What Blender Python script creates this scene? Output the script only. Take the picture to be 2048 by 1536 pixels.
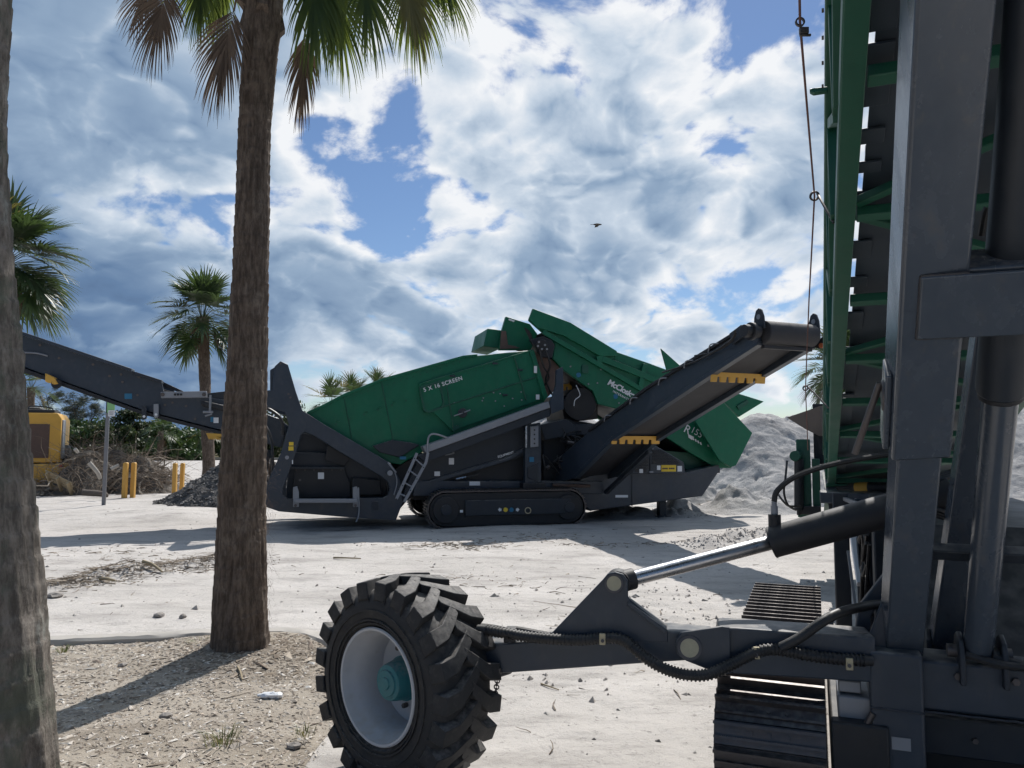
import bpy, bmesh, math, random
import numpy as np
from mathutils import Vector, Matrix, Quaternion
from mathutils.geometry import tessellate_polygon

R = math.radians
V = Vector
random.seed(7)
scene = bpy.context.scene
for o in list(bpy.data.objects):
    bpy.data.objects.remove(o)

# ------------------------------------------------------------------ camera
EYE = V((0, 0, 1.6)); FPX = 1538.0; PITCH = math.atan(112 / FPX)
cam_d = bpy.data.cameras.new('camera'); cam = bpy.data.objects.new('camera', cam_d)
scene.collection.objects.link(cam); scene.camera = cam
cam.location = EYE; cam.rotation_euler = (R(90) + PITCH, 0, 0)
cam_d.sensor_width = 36; cam_d.lens = 36 * FPX / 2048
cam_d.clip_start = 0.05; cam_d.clip_end = 6000
scene.render.resolution_x = 1024; scene.render.resolution_y = 768

scene.cycles.max_bounces = 6; scene.cycles.diffuse_bounces = 2; scene.cycles.adaptive_threshold = 0.02; scene.cycles.adaptive_min_samples = 12; scene.cycles.glossy_bounces = 3; scene.cycles.transmission_bounces = 3
# ------------------------------------------------------------------ sky, sun, exposure
SUN_AZ, SUN_EL = R(20), R(51)
SUN = V((math.sin(SUN_AZ) * math.cos(SUN_EL), math.cos(SUN_AZ) * math.cos(SUN_EL), math.sin(SUN_EL)))
vs = scene.view_settings
vs.view_transform = 'Standard'; vs.look = 'None'; vs.exposure = 0.0; vs.gamma = 1.0; vs.use_curve_mapping = False
sun_d = bpy.data.lights.new('sun', 'SUN'); sun_o = bpy.data.objects.new('sun', sun_d)
scene.collection.objects.link(sun_o)
sun_d.energy = 5.0; sun_d.angle = R(0.5); sun_d.color = (1.0, 0.965, 0.92)
sun_o.rotation_euler = SUN.to_track_quat('Z', 'Y').to_euler()

def ray(px, py):
    cx = (px - 1024) / FPX; cy = (768 - py) / FPX
    return V((cx, math.cos(PITCH) - math.sin(PITCH) * cy, math.sin(PITCH) + math.cos(PITCH) * cy))
def at(px, py, Y):
    r = ray(px, py); return EYE + r * (Y / r.y)
def gnd(px, py, z=0.0):
    r = ray(px, py); return EYE + r * ((z - EYE.z) / r.z)

SKY_STRENGTH = 0.1
world = bpy.data.worlds.new('World'); scene.world = world; world.use_nodes = True
world.cycles.sampling_method = 'MANUAL'; world.cycles.sample_map_resolution = 256
def build_sky():
    nt = world.node_tree; N = nt.nodes; L = nt.links
    N.clear()
    out = N.new('ShaderNodeOutputWorld'); bg = N.new('ShaderNodeBackground')
    bg.inputs['Strength'].default_value = SKY_STRENGTH
    L.new(bg.outputs[0], out.inputs[0])
    sky = N.new('ShaderNodeTexSky'); sky.sky_type = 'NISHITA'; sky.sun_disc = False
    sky.sun_elevation = SUN_EL; sky.sun_rotation = SUN_AZ
    sky.air_density = 1.0; sky.dust_density = 0.15; sky.ozone_density = 1.6
    tc = N.new('ShaderNodeTexCoord')
    def M(op, a, b=None, clamp=False, c=None):
        n = N.new('ShaderNodeMath'); n.operation = op; n.use_clamp = clamp
        for i, s in enumerate((a, b, c)):
            if s is None: continue
            if isinstance(s, (int, float)): n.inputs[i].default_value = s
            else: L.new(s, n.inputs[i])
        return n.outputs[0]
    def VM(op, a, b=None, scale=None):
        n = N.new('ShaderNodeVectorMath'); n.operation = op
        for i, s in enumerate((a, b)):
            if s is None: continue
            if isinstance(s, (tuple, list, Vector)): n.inputs[i].default_value = tuple(s)
            else: L.new(s, n.inputs[i])
        if scale is not None:
            if isinstance(scale, (int, float)): n.inputs['Scale'].default_value = scale
            else: L.new(scale, n.inputs['Scale'])
        return n
    def smooth(x, lo, hi, tlo=0.0, thi=1.0):
        n = N.new('ShaderNodeMapRange'); n.interpolation_type = 'SMOOTHSTEP'
        L.new(x, n.inputs[0])
        n.inputs[1].default_value = lo; n.inputs[2].default_value = hi
        n.inputs[3].default_value = tlo; n.inputs[4].default_value = thi
        return n.outputs[0]
    d = tc.outputs['Generated']
    sep = N.new('ShaderNodeSeparateXYZ'); L.new(d, sep.inputs[0])
    z = M('MAXIMUM', sep.outputs[2], 0.0)
    sc = M('DIVIDE', 1.0, M('ADD', M('MULTIPLY', z, 0.75), 0.45))
    p = VM('SCALE', d, scale=sc).outputs[0]
    def noise(vec, scale, detail, rough, off=(0, 0, 0)):
        n = N.new('ShaderNodeTexNoise'); n.noise_dimensions = '3D'
        L.new(VM('ADD', vec, off).outputs[0], n.inputs['Vector'])
        n.inputs['Scale'].default_value = scale; n.inputs['Detail'].default_value = detail
        n.inputs['Roughness'].default_value = rough
        return n
    warp = noise(p, 3.0, 1, 0.5, off=(3.1, 8.2, 1.0))
    w = VM('SCALE', VM('SUBTRACT', warp.outputs['Color'], (0.5, 0.5, 0.5)).outputs[0], scale=0.16).outputs[0]
    pw = VM('ADD', p, w).outputs[0]
    big = noise(p, 1.6, 0, 0.5, off=(11.3, 4.7, 0)).outputs[0]
    midl = noise(pw, 3.5, 1.8, 0.5, off=(5.3, 1.7, 2)).outputs[0]
    fine = noise(pw, 8.0, 6, 0.60, off=(1.3, 7.7, 5)).outputs[0]
    so = V((SUN.x, SUN.y * .2, SUN.z)) * .040
    def billow(off):
        n = noise(pw, 7.5, 3, 0.6, off=off); n.noise_type = 'RIDGED_MULTIFRACTAL'; n.normalize = True
        n.inputs['Lacunarity'].default_value = 2.1; n.inputs['Offset'].default_value = 0.95; n.inputs['Gain'].default_value = 1.2
        return n.outputs[0]
    bl1 = billow((2.3, 4.7, 1)); bl2 = billow((2.3 + so.x, 4.7 + so.y, 1 + so.z))
    low = M('ADD', M('MULTIPLY', M('SUBTRACT', big, 0.5), 0.5), M('MULTIPLY', M('SUBTRACT', midl, 0.5), 1.55))
    low = M('ADD', low, 0.30)
    # where the sky of the day is open and where its cloud banks lie
    def blob(src, px, py, size, amp):
        c = ray(px, py).normalized()
        dist = VM('DISTANCE', d, c).outputs['Value']
        g = smooth(dist, 0.0, size * 1.9, amp, 0.0)
        return M('ADD', src, g)
    for b in SKY_BLOBS: low = blob(low, *b)
    dens = M('ADD', low, M('MULTIPLY', M('SUBTRACT', fine, 0.5), 1.15))
    dens = M('SUBTRACT', dens, M('MULTIPLY', M('SUBTRACT', bl1, 0.5), 0.16))
    alpha = smooth(dens, -0.03, 0.20)
    thick = smooth(M('ADD', M('MULTIPLY', low, 0.7), M('MULTIPLY', dens, 0.3)), 0.06, 0.55)
    # thin cloud glows with the light behind it, thick cloud is grey
    bright = M('SUBTRACT', 0.95, M('MULTIPLY', thick, 0.36))
    bright = M('ADD', bright, M('MULTIPLY', M('SUBTRACT', bl2, bl1), 0.15))
    bright = M('ADD', bright, M('MULTIPLY', M('SUBTRACT', fine, 0.5), -0.20))
    for b in GLOW_BLOBS: bright = blob(bright, *b)
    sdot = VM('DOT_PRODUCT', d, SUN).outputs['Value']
    bright = M('MULTIPLY', bright, M('ADD', 0.10, M('MULTIPLY', smooth(sdot, -0.1, 0.80), 0.98)))  # cloud darkened away from the sun, mostly out of view, to deepen the shade
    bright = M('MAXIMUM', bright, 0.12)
    ramp = N.new('ShaderNodeValToRGB'); L.new(bright, ramp.inputs[0])
    e = ramp.color_ramp.elements
    e[0].position = 0.0; e[0].color = (0.085, 0.14, 0.25, 1)
    e[1].position = 1.0; e[1].color = (0.90, 0.92, 0.95, 1)
    for pos, col in ((0.35, (0.135, 0.225, 0.38, 1)), (0.6, (0.30, 0.41, 0.56, 1)), (0.8, (0.58, 0.67, 0.78, 1))):
        q = e.new(pos); q.color = col
    cl = VM('SCALE', ramp.outputs[0], scale=1.0 / SKY_STRENGTH).outputs[0]
    skyc = VM('MULTIPLY', sky.outputs[0], SKY_TINT).outputs[0]
    mix = N.new('ShaderNodeMix'); mix.data_type = 'RGBA'
    L.new(alpha, mix.inputs['Factor']); L.new(skyc, mix.inputs['A']); L.new(cl, mix.inputs['B'])
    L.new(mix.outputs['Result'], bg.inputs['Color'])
SKY_TINT = (0.72, 0.80, 0.92)
# (px, py, angular size, amount): openings and banks of this sky
SKY_BLOBS = [(680, 200, .07, -.24), (640, 290, .04, -.22), (800, 320, .05, -.30), (740, 420, .05, -.26), (1540, 60, .06, -.24), (1600, 640, .08, -.26),
             (1440, 690, .07, -.22), (600, 790, .06, -.30), (90, 420, .30, .22), (350, 600, .2, .14), (900, 640, .16, .14), (1150, 150, .2, .14),
             (1400, 400, .2, .12), (930, 480, .12, .10), (480, 250, .1, .16)]
GLOW_BLOBS = [(110, 470, .30, -.10), (330, 640, .18, -.06), (1130, 80, .25, .09), (480, 330, .12, .10), (1230, 480, .2, -.05)]
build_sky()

# ------------------------------------------------------------------ helpers
COL = scene.collection
WL = {}                                                        # world location of each object (parents are never rotated)
def wl(o): return WL.get(o.name, V((0, 0, 0))) if o else V((0, 0, 0))

class MB:
    def __init__(s): s.v = []; s.f = []
    def add(s, vs, fs):
        b = len(s.v); s.v += [V(p) for p in vs]; s.f += [tuple(b + i for i in f) for f in fs]; return s
    def box(s, c, size, X=(1, 0, 0), Y=(0, 1, 0), Z=(0, 0, 1)):
        c = V(c); X, Y, Z = V(X) * size[0] / 2, V(Y) * size[1] / 2, V(Z) * size[2] / 2
        vs = [c + X * i + Y * j + Z * k for k in (-1, 1) for j in (-1, 1) for i in (-1, 1)]
        return s.add(vs, [(0, 2, 3, 1), (4, 5, 7, 6), (0, 1, 5, 4), (2, 6, 7, 3), (0, 4, 6, 2), (1, 3, 7, 5)])
    def beam(s, p0, p1, w, h, up=(0, 0, 1)):
        p0, p1 = V(p0), V(p1); a = (p1 - p0); L = a.length; a.normalize()
        x = a.cross(V(up)).normalized(); u = x.cross(a).normalized()
        return s.box((p0 + p1) / 2, (w, L, h), x, a, u)
    def prism(s, pts, vec, holes=()):
        pts = [V(p) for p in pts]; vec = V(vec); loops = [pts] + [[V(p) for p in h] for h in holes]
        flat = [p for l in loops for p in l]; n = len(flat)
        fs = []
        nrm = V((0, 0, 0))
        for i in range(len(pts)):
            nrm += pts[i].cross(pts[(i + 1) % len(pts)])
        flip = nrm.dot(vec) > 0
        if holes:
            tris = [tuple(t) for t in tessellate_polygon(loops)]
        else:
            tris = [tuple(range(n))]
        for t in tris:
            a = t if not flip else t[::-1]
            if holes:
                tn = (flat[t[1]] - flat[t[0]]).cross(flat[t[2]] - flat[t[0]])
                a = t if tn.dot(vec) < 0 else t[::-1]
            fs.append(a); fs.append(tuple(i + n for i in a[::-1]))
        b = 0
        for l in loops:
            m = len(l)
            for i in range(m):
                q = (b + i, b + (i + 1) % m, b + (i + 1) % m + n, b + i + n)
                fs.append(q if not flip else q[::-1])
            b += m
        return s.add(flat + [p + vec for p in flat], fs)
    def cyl(s, p0, p1, r0, r1=None, n=20, caps=True):
        r1 = r0 if r1 is None else r1
        p0, p1 = V(p0), V(p1); a = (p1 - p0).normalized()
        x = a.cross(V((0, 0, 1)) if abs(a.z) < .95 else V((1, 0, 0))).normalized(); y = a.cross(x)
        vs = []
        for p, r in ((p0, r0), (p1, r1)):
            for i in range(n):
                t = 2 * math.pi * i / n; vs.append(p + (x * math.cos(t) + y * math.sin(t)) * r)
        fs = [(i, (i + 1) % n, n + (i + 1) % n, n + i) for i in range(n)]
        if caps: fs += [tuple(range(n))[::-1], tuple(range(n, 2 * n))]
        return s.add(vs, fs)
    def ring(s, p0, p1, ro, ri, n=28):
        p0, p1 = V(p0), V(p1); a = (p1 - p0).normalized()
        x = a.cross(V((0, 0, 1)) if abs(a.z) < .95 else V((1, 0, 0))).normalized(); y = a.cross(x)
        vs = []
        for p, r in ((p0, ro), (p1, ro), (p1, ri), (p0, ri)):
            for i in range(n):
                t = 2 * math.pi * i / n; vs.append(p + (x * math.cos(t) + y * math.sin(t)) * r)
        fs = []
        for k in range(4):
            for i in range(n):
                fs.append((k * n + i, k * n + (i + 1) % n, ((k + 1) % 4) * n + (i + 1) % n, ((k + 1) % 4) * n + i))
        return s.add(vs, fs)
    def tube(s, pts, r, n=10, smooth=True):
        pts = [V(p) for p in pts]
        if smooth: pts = spline(pts, 6)
        rs = r if isinstance(r, (list, tuple)) else None
        vs = []; x = None
        for i, p in enumerate(pts):
            a = (pts[min(i + 1, len(pts) - 1)] - pts[max(i - 1, 0)]).normalized()
            if x is None: x = a.cross(V((0, 0, 1)) if abs(a.z) < .95 else V((1, 0, 0))).normalized()
            x = (x - a * x.dot(a)).normalized(); y = a.cross(x)
            rr = r if rs is None else rs[0] + (rs[1] - rs[0]) * i / (len(pts) - 1)
            for k in range(n):
                t = 2 * math.pi * k / n; vs.append(p + (x * math.cos(t) + y * math.sin(t)) * rr)
        m = len(pts)
        fs = [(i * n + k, i * n + (k + 1) % n, (i + 1) * n + (k + 1) % n, (i + 1) * n + k) for i in range(m - 1) for k in range(n)]
        fs += [tuple(range(n))[::-1], tuple(range((m - 1) * n, m * n))]
        return s.add(vs, fs)
    def build(s, name, mat, parent=None, bevel=0.0, smooth=True, origin=None, flat=False):
        me = bpy.data.meshes.new(name)
        c = V(origin) if origin is not None else (sum(s.v, V((0, 0, 0))) / max(1, len(s.v)))
        me.from_pydata([p - c for p in s.v], [], s.f)
        bm = bmesh.new(); bm.from_mesh(me); bmesh.ops.recalc_face_normals(bm, faces=bm.faces); bm.to_mesh(me); bm.free()
        me.materials.append(mat)
        if not flat:
            me.polygons.foreach_set('use_smooth', [True] * len(me.polygons)); me.set_sharp_from_angle(angle=R(38))
        o = bpy.data.objects.new(name, me); COL.objects.link(o)
        o.location = c - wl(parent); WL[o.name] = c.copy()
        if parent: o.parent = parent
        if bevel:
            m = o.modifiers.new('bevel', 'BEVEL'); m.width = bevel; m.segments = 2; m.limit_method = 'ANGLE'; m.angle_limit = R(40)
            m.harden_normals = False
        return o
def spline(pts, sub):
    out = []
    n = len(pts)
    for i in range(n - 1):
        p0, p1, p2, p3 = pts[max(i - 1, 0)], pts[i], pts[i + 1], pts[min(i + 2, n - 1)]
        for k in range(sub):
            t = k / sub
            out.append(0.5 * ((2 * p1) + (p2 - p0) * t + (2 * p0 - 5 * p1 + 4 * p2 - p3) * t * t + (3 * p1 - p0 - 3 * p2 + p3) * t ** 3))
    out.append(pts[-1]); return out
def empty(name, loc):
    o = bpy.data.objects.new(name, None); COL.objects.link(o); o.location = loc; WL[o.name] = V(loc); o.empty_display_size = .2
    return o
def tag(o, label=None, cat=None, group=None, kind=None):
    for k, x in (('label', label), ('category', cat), ('group', group), ('kind', kind)):
        if x: o[k] = x
    return o
def raw(name, verts, faces, mat, parent=None, smooth=False, loc=None):
    """a mesh from numpy arrays (all faces with the same number of corners)"""
    verts = np.asarray(verts, dtype=np.float32); faces = np.asarray(faces, dtype=np.int32)
    c = np.array(loc if loc is not None else (0, 0, 0), dtype=np.float32)
    me = bpy.data.meshes.new(name); k = faces.shape[1]
    me.vertices.add(len(verts)); me.vertices.foreach_set('co', (verts - c).ravel())
    me.loops.add(faces.size); me.loops.foreach_set('vertex_index', faces.ravel())
    me.polygons.add(len(faces)); me.polygons.foreach_set('loop_start', np.arange(0, faces.size, k, dtype=np.int32))
    me.polygons.foreach_set('use_smooth', np.full(len(faces), smooth))
    me.update(calc_edges=True); me.validate()
    me.materials.append(mat)
    o = bpy.data.objects.new(name, me); COL.objects.link(o)
    o.location = V(c) - wl(parent); WL[o.name] = V(c)
    if parent: o.parent = parent
    return o
def copy_at(src, parent, Mx):
    c = src.copy(); COL.objects.link(c); c.parent = parent
    c.matrix_basis = Matrix.Translation(-wl(parent)) @ Mx; WL[c.name] = Mx.translation.copy()
    return c
def frame(x, y, z, loc):
    m = Matrix((x, y, z)).transposed().to_4x4(); m.translation = loc; return m
def text(body, name, mat, parent, origin, right, up, size, bold=0.0, shear=0.0, spacing=1.0, proud=0.0):
    cu = bpy.data.curves.new(name, 'FONT'); cu.body = body; cu.size = size; cu.extrude = 0.0015; cu.offset = bold
    cu.shear = shear; cu.space_character = spacing; cu.materials.append(mat)
    t_ = bpy.data.objects.new('text_source', cu); me = bpy.data.meshes.new_from_object(t_)
    bpy.data.objects.remove(t_); me.name = name
    o = bpy.data.objects.new(name, me); COL.objects.link(o)
    x = V(right).normalized(); z = x.cross(V(up)).normalized(); y = z.cross(x)
    M_ = frame(x, y, z, V(origin) + z * proud)
    o.parent = parent; o.matrix_basis = Matrix.Translation(-wl(parent)) @ M_; WL[o.name] = M_.translation.copy()
    return o

# ------------------------------------------------------------------ numpy noise
def _hash(ix, iy, seed):
    h = (ix.astype(np.int64) * 374761393 + iy.astype(np.int64) * 668265263 + seed * 1442695041) & 0x7fffffff
    h = ((h ^ (h >> 13)) * 1274126177) & 0x7fffffff
    return ((h ^ (h >> 16)) & 0xffff) / 65535.0
def vnoise(x, y, seed=0):
    ix = np.floor(x); iy = np.floor(y); fx = x - ix; fy = y - iy
    fx = fx * fx * (3 - 2 * fx); fy = fy * fy * (3 - 2 * fy)
    a = _hash(ix, iy, seed); b = _hash(ix + 1, iy, seed); c = _hash(ix, iy + 1, seed); d = _hash(ix + 1, iy + 1, seed)
    return (a * (1 - fx) + b * fx) * (1 - fy) + (c * (1 - fx) + d * fx) * fy - 0.5
def fbm(x, y, seed=0, octv=4, gain=.5):
    s = 0; a = 1.0
    for k in range(octv):
        s = s + a * vnoise(x * 2 ** k + 17.3 * k, y * 2 ** k - 9.1 * k, seed + k); a *= gain
    return s
def sstep(a, b, x):
    t = np.clip((x - a) / (b - a), 0, 1); return t * t * (3 - 2 * t)

# ------------------------------------------------------------------ materials
def new_mat(name):
    m = bpy.data.materials.new(name); m.use_nodes = True
    nt = m.node_tree; b = nt.nodes['Principled BSDF']; return m, nt, nt.nodes, nt.links, b
def paint(name, col, rough=.5, metal=0.0, var=.25, scale=3.0, dust=.35, dustcol=(.42, .38, .33), bump=.02, bscale=60, spec=.5, streak=0.0, spots=0.0, spotcol=(.02, .02, .02)):
    m, nt, N, L, b = new_mat(name)
    tc = N.new('ShaderNodeTexCoord')
    n1 = N.new('ShaderNodeTexNoise'); n1.inputs['Scale'].default_value = scale; n1.inputs['Detail'].default_value = 6; n1.inputs['Roughness'].default_value = .62
    mp = N.new('ShaderNodeMapping'); mp.inputs['Scale'].default_value = (1, 1, 1.0 - .75 * streak)
    L.new(tc.outputs['Object'], mp.inputs[0]); L.new(mp.outputs[0], n1.inputs['Vector'])
    mx = N.new('ShaderNodeMix'); mx.data_type = 'RGBA'; L.new(n1.outputs[0], mx.inputs['Factor'])
    mx.inputs['A'].default_value = tuple(c * (1 - var) for c in col) + (1,)
    mx.inputs['B'].default_value = tuple(min(1, c * (1 + var)) for c in col) + (1,)
    cur = mx.outputs['Result']
    if spots:
        n3 = N.new('ShaderNodeTexNoise'); n3.inputs['Scale'].default_value = scale * 2.3; n3.inputs['Detail'].default_value = 8; n3.inputs['Roughness'].default_value = .7
        L.new(mp.outputs[0], n3.inputs['Vector'])
        mr = N.new('ShaderNodeMapRange'); L.new(n3.outputs[0], mr.inputs[0]); mr.inputs[1].default_value = .55; mr.inputs[2].default_value = .72; mr.inputs[4].default_value = spots
        m3 = N.new('ShaderNodeMix'); m3.data_type = 'RGBA'; L.new(mr.outputs[0], m3.inputs['Factor']); L.new(cur, m3.inputs['A']); m3.inputs['B'].default_value = spotcol + (1,)
        cur = m3.outputs['Result']
    if dust:
        g = N.new('ShaderNodeNewGeometry'); sp = N.new('ShaderNodeSeparateXYZ'); L.new(g.outputs['Normal'], sp.inputs[0])
        mr = N.new('ShaderNodeMapRange'); mr.interpolation_type = 'SMOOTHSTEP'; L.new(sp.outputs[2], mr.inputs[0]); mr.inputs[1].default_value = .2; mr.inputs[2].default_value = .95
        n2 = N.new('ShaderNodeTexNoise'); n2.inputs['Scale'].default_value = scale * 4; n2.inputs['Detail'].default_value = 5; L.new(tc.outputs['Object'], n2.inputs['Vector'])
        mr2 = N.new('ShaderNodeMapRange'); L.new(n2.outputs[0], mr2.inputs[0]); mr2.inputs[1].default_value = .4; mr2.inputs[2].default_value = .7; mr2.inputs[3].default_value = .12
        mu = N.new('ShaderNodeMath'); mu.operation = 'MULTIPLY_ADD'; L.new(mr.outputs[0], mu.inputs[0]); mu.inputs[1].default_value = 1.0; mu.inputs[2].default_value = .035
        mu2 = N.new('ShaderNodeMath'); mu2.operation = 'MULTIPLY'; L.new(mu.outputs[0], mu2.inputs[0]); L.new(mr2.outputs[0], mu2.inputs[1])
        mu3 = N.new('ShaderNodeMath'); mu3.operation = 'MULTIPLY'; mu3.use_clamp = True; L.new(mu2.outputs[0], mu3.inputs[0]); mu3.inputs[1].default_value = dust
        m2 = N.new('ShaderNodeMix'); m2.data_type = 'RGBA'; L.new(mu3.outputs[0], m2.inputs['Factor']); L.new(cur, m2.inputs['A']); m2.inputs['B'].default_value = dustcol + (1,)
        cur = m2.outputs['Result']
    L.new(cur, b.inputs['Base Color'])
    rr = N.new('ShaderNodeMapRange'); L.new(n1.outputs[0], rr.inputs[0]); rr.inputs[1].default_value = .3; rr.inputs[2].default_value = .7
    rr.inputs[3].default_value = max(.05, rough - .1); rr.inputs[4].default_value = min(1, rough + .12); L.new(rr.outputs[0], b.inputs['Roughness'])
    b.inputs['Metallic'].default_value = metal; b.inputs['Specular IOR Level'].default_value = spec
    if bump:
        nb = N.new('ShaderNodeTexNoise'); nb.inputs['Scale'].default_value = bscale; nb.inputs['Detail'].default_value = 4; L.new(tc.outputs['Object'], nb.inputs['Vector'])
        bp = N.new('ShaderNodeBump'); bp.inputs['Strength'].default_value = min(1, bump * 10); bp.inputs['Distance'].default_value = bump * .1
        L.new(nb.outputs[0], bp.inputs['Height']); L.new(bp.outputs[0], b.inputs['Normal'])
    return m
def leaf_mat(name, c1, c2, rough=.42, trans=.35, tcol=None, island=True):
    m, nt, N, L, b = new_mat(name)
    g = N.new('ShaderNodeNewGeometry')
    oi = N.new('ShaderNodeObjectInfo')
    ad = N.new('ShaderNodeMath'); ad.operation = 'ADD'; L.new(g.outputs['Random Per Island'], ad.inputs[0]); L.new(oi.outputs['Random'], ad.inputs[1])
    fr = N.new('ShaderNodeMath'); fr.operation = 'FRACT'; L.new(ad.outputs[0], fr.inputs[0])
    mx = N.new('ShaderNodeMix'); mx.data_type = 'RGBA'; L.new(fr.outputs[0], mx.inputs['Factor'])
    mx.inputs['A'].default_value = c1 + (1,); mx.inputs['B'].default_value = c2 + (1,)
    L.new(mx.outputs['Result'], b.inputs['Base Color']); b.inputs['Roughness'].default_value = rough
    if trans:
        t = N.new('ShaderNodeBsdfTranslucent'); ms = N.new('ShaderNodeMixShader'); ms.inputs[0].default_value = trans
        if tcol: t.inputs[0].default_value = tcol + (1,)
        else: L.new(mx.outputs['Result'], t.inputs[0])
        L.new(b.outputs[0], ms.inputs[1]); L.new(t.outputs[0], ms.inputs[2])
        L.new(ms.outputs[0], N['Material Output'].inputs[0])
    return m
def bits_mat(name, cols, rough=.9):
    m, nt, N, L, b = new_mat(name)
    g = N.new('ShaderNodeNewGeometry'); r = N.new('ShaderNodeValToRGB'); r.color_ramp.interpolation = 'LINEAR'
    L.new(g.outputs['Random Per Island'], r.inputs[0])
    e = r.color_ramp.elements
    e[0].color = cols[0] + (1,); e[1].color = cols[-1] + (1,)
    for i, c in enumerate(cols[1:-1]):
        q = e.new((i + 1) / (len(cols) - 1)); q.color = c + (1,)
    L.new(r.outputs[0], b.inputs['Base Color']); b.inputs['Roughness'].default_value = rough
    return m

GREEN = paint('green_paint', (.003, .114, .057), rough=.45, var=.28, dust=.45, bump=.006, bscale=14, streak=.5, spots=.3, spotcol=(.03, .10, .06), spec=.35)
GREENB = paint('green_frame_paint', (.006, .078, .046), rough=.5, var=.3, dust=.3, bump=.006, streak=.3)
GREY = paint('dark_grey_paint', (.023, .034, .050), rough=.40, var=.3, dust=.65, bump=.006, bscale=40, streak=.4, spots=.3, spotcol=(.09, .085, .08))
GREY2 = paint('charcoal_paint', (.014, .020, .029), rough=.5, var=.3, dust=.5, bump=.006)
BLACK = paint('black_steel', (.012, .013, .016), rough=.55, var=.4, dust=.22, bump=.01)
GALV = paint('galvanised_steel', (.25, .26, .28), rough=.5, metal=.35, var=.2, scale=9, dust=.2, bump=.006)
YELLOW = paint('yellow_paint', (.62, .34, .05), rough=.5, var=.18, dust=.25, bump=.006)
YELLOW2 = paint('faded_yellow_paint', (.60, .33, .07), rough=.65, var=.15, dust=.3, bump=.01, spots=.3, spotcol=(.4, .3, .14))
RUBBER = paint('tyre_rubber', (.022, .022, .023), rough=.72, var=.4, scale=9, dust=.75, dustcol=(.24, .22, .2), bump=.05, bscale=30, spots=.55, spotcol=(.085, .078, .07))
BELT = paint('conveyor_belt_rubber', (.030, .030, .034), rough=.75, var=.35, scale=2.5, dust=.3, bump=.02, streak=.3, spots=.35, spotcol=(.06, .057, .055))
WHITE = paint('white_rim_paint', (.47, .48, .50), rough=.45, var=.14, scale=7, dust=.6, bump=.006, spots=.35, spotcol=(.36, .33, .29))
WLAB = paint('white_label', (.72, .73, .74), rough=.6, var=.08, dust=.1, bump=0)
TEAL = paint('teal_paint', (.025, .17, .19), rough=.45, var=.25, scale=12, dust=.35, bump=.01, spots=.4, spotcol=(.12, .13, .12))
CHROME = paint('chrome_rod', (.55, .55, .56), rough=.27, metal=1.0, var=.1, scale=10, dust=0, bump=0)
HOSE = paint('black_hose_rubber', (.014, .014, .015), rough=.5, var=.3, dust=.25, bump=.02, bscale=120)
BRASS = paint('zinc_yellow_pin', (.42, .37, .25), rough=.5, metal=.45, var=.3, scale=30, dust=.1, bump=.01)
STEEL = paint('worn_steel', (.10, .09, .088), rough=.45, metal=.6, var=.4, scale=8, dust=.4, dustcol=(.5, .46, .42), bump=.02, spots=.4, spotcol=(.12, .07, .05))
STEELPOST = paint('grey_steel_post', (.2, .2, .21), rough=.45, metal=.7, var=.2, dust=.1, bump=.005)
BLUELAB = paint('blue_label', (.02, .15, .27), rough=.6, var=.1, dust=.1, bump=0)
YLAB = paint('yellow_label', (.75, .52, .04), rough=.6, var=.1, dust=.1, bump=0)
GREENSIGN = paint('green_sign', (.24, .48, .20), rough=.5, var=.1, dust=.1, bump=0)
REDBROWN = paint('rusty_brown_paint', (.12, .075, .058), rough=.7, var=.35, scale=6, dust=.2, bump=.02)
WOOD = paint('weathered_wood', (.30, .24, .15), rough=.85, var=.35, scale=7, dust=.2, bump=.04, bscale=30, streak=.6)
CONC = paint('kerb_concrete', (.40, .375, .34), rough=.9, var=.18, scale=5, dust=.2, bump=.03, bscale=50, spots=.3, spotcol=(.3, .27, .23))
PLASTIC = paint('clear_plastic_litter', (.75, .77, .8), rough=.25, var=.1, dust=0, bump=.05, bscale=30)
LEGM = paint('grey_leg_paint', (.054, .068, .088), rough=.23, var=.16, scale=9, dust=.4, bump=.010, bscale=40, spec=.6, streak=.9, spots=.4, spotcol=(.12, .11, .10))  # base grey lifted to carry the lens flare's haze over the legs
WELD = paint('weld_bead', (.05, .05, .055), rough=.4, metal=.3, var=.4, scale=60, dust=.1, bump=.05, bscale=150)
PANM = paint('blue_grey_pan', (.030, .042, .058), rough=.5, var=.3, scale=2, dust=.1, bump=.01, streak=.5, spots=.3, spotcol=(.05, .055, .06))
TAUPE = paint('dusty_taupe_plate', (.13, .11, .10), rough=.7, var=.3, dust=.3, bump=.02)
FEATHER = paint('dark_feathers', (.03, .026, .022), rough=.8, var=.3, dust=0, bump=0)
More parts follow.
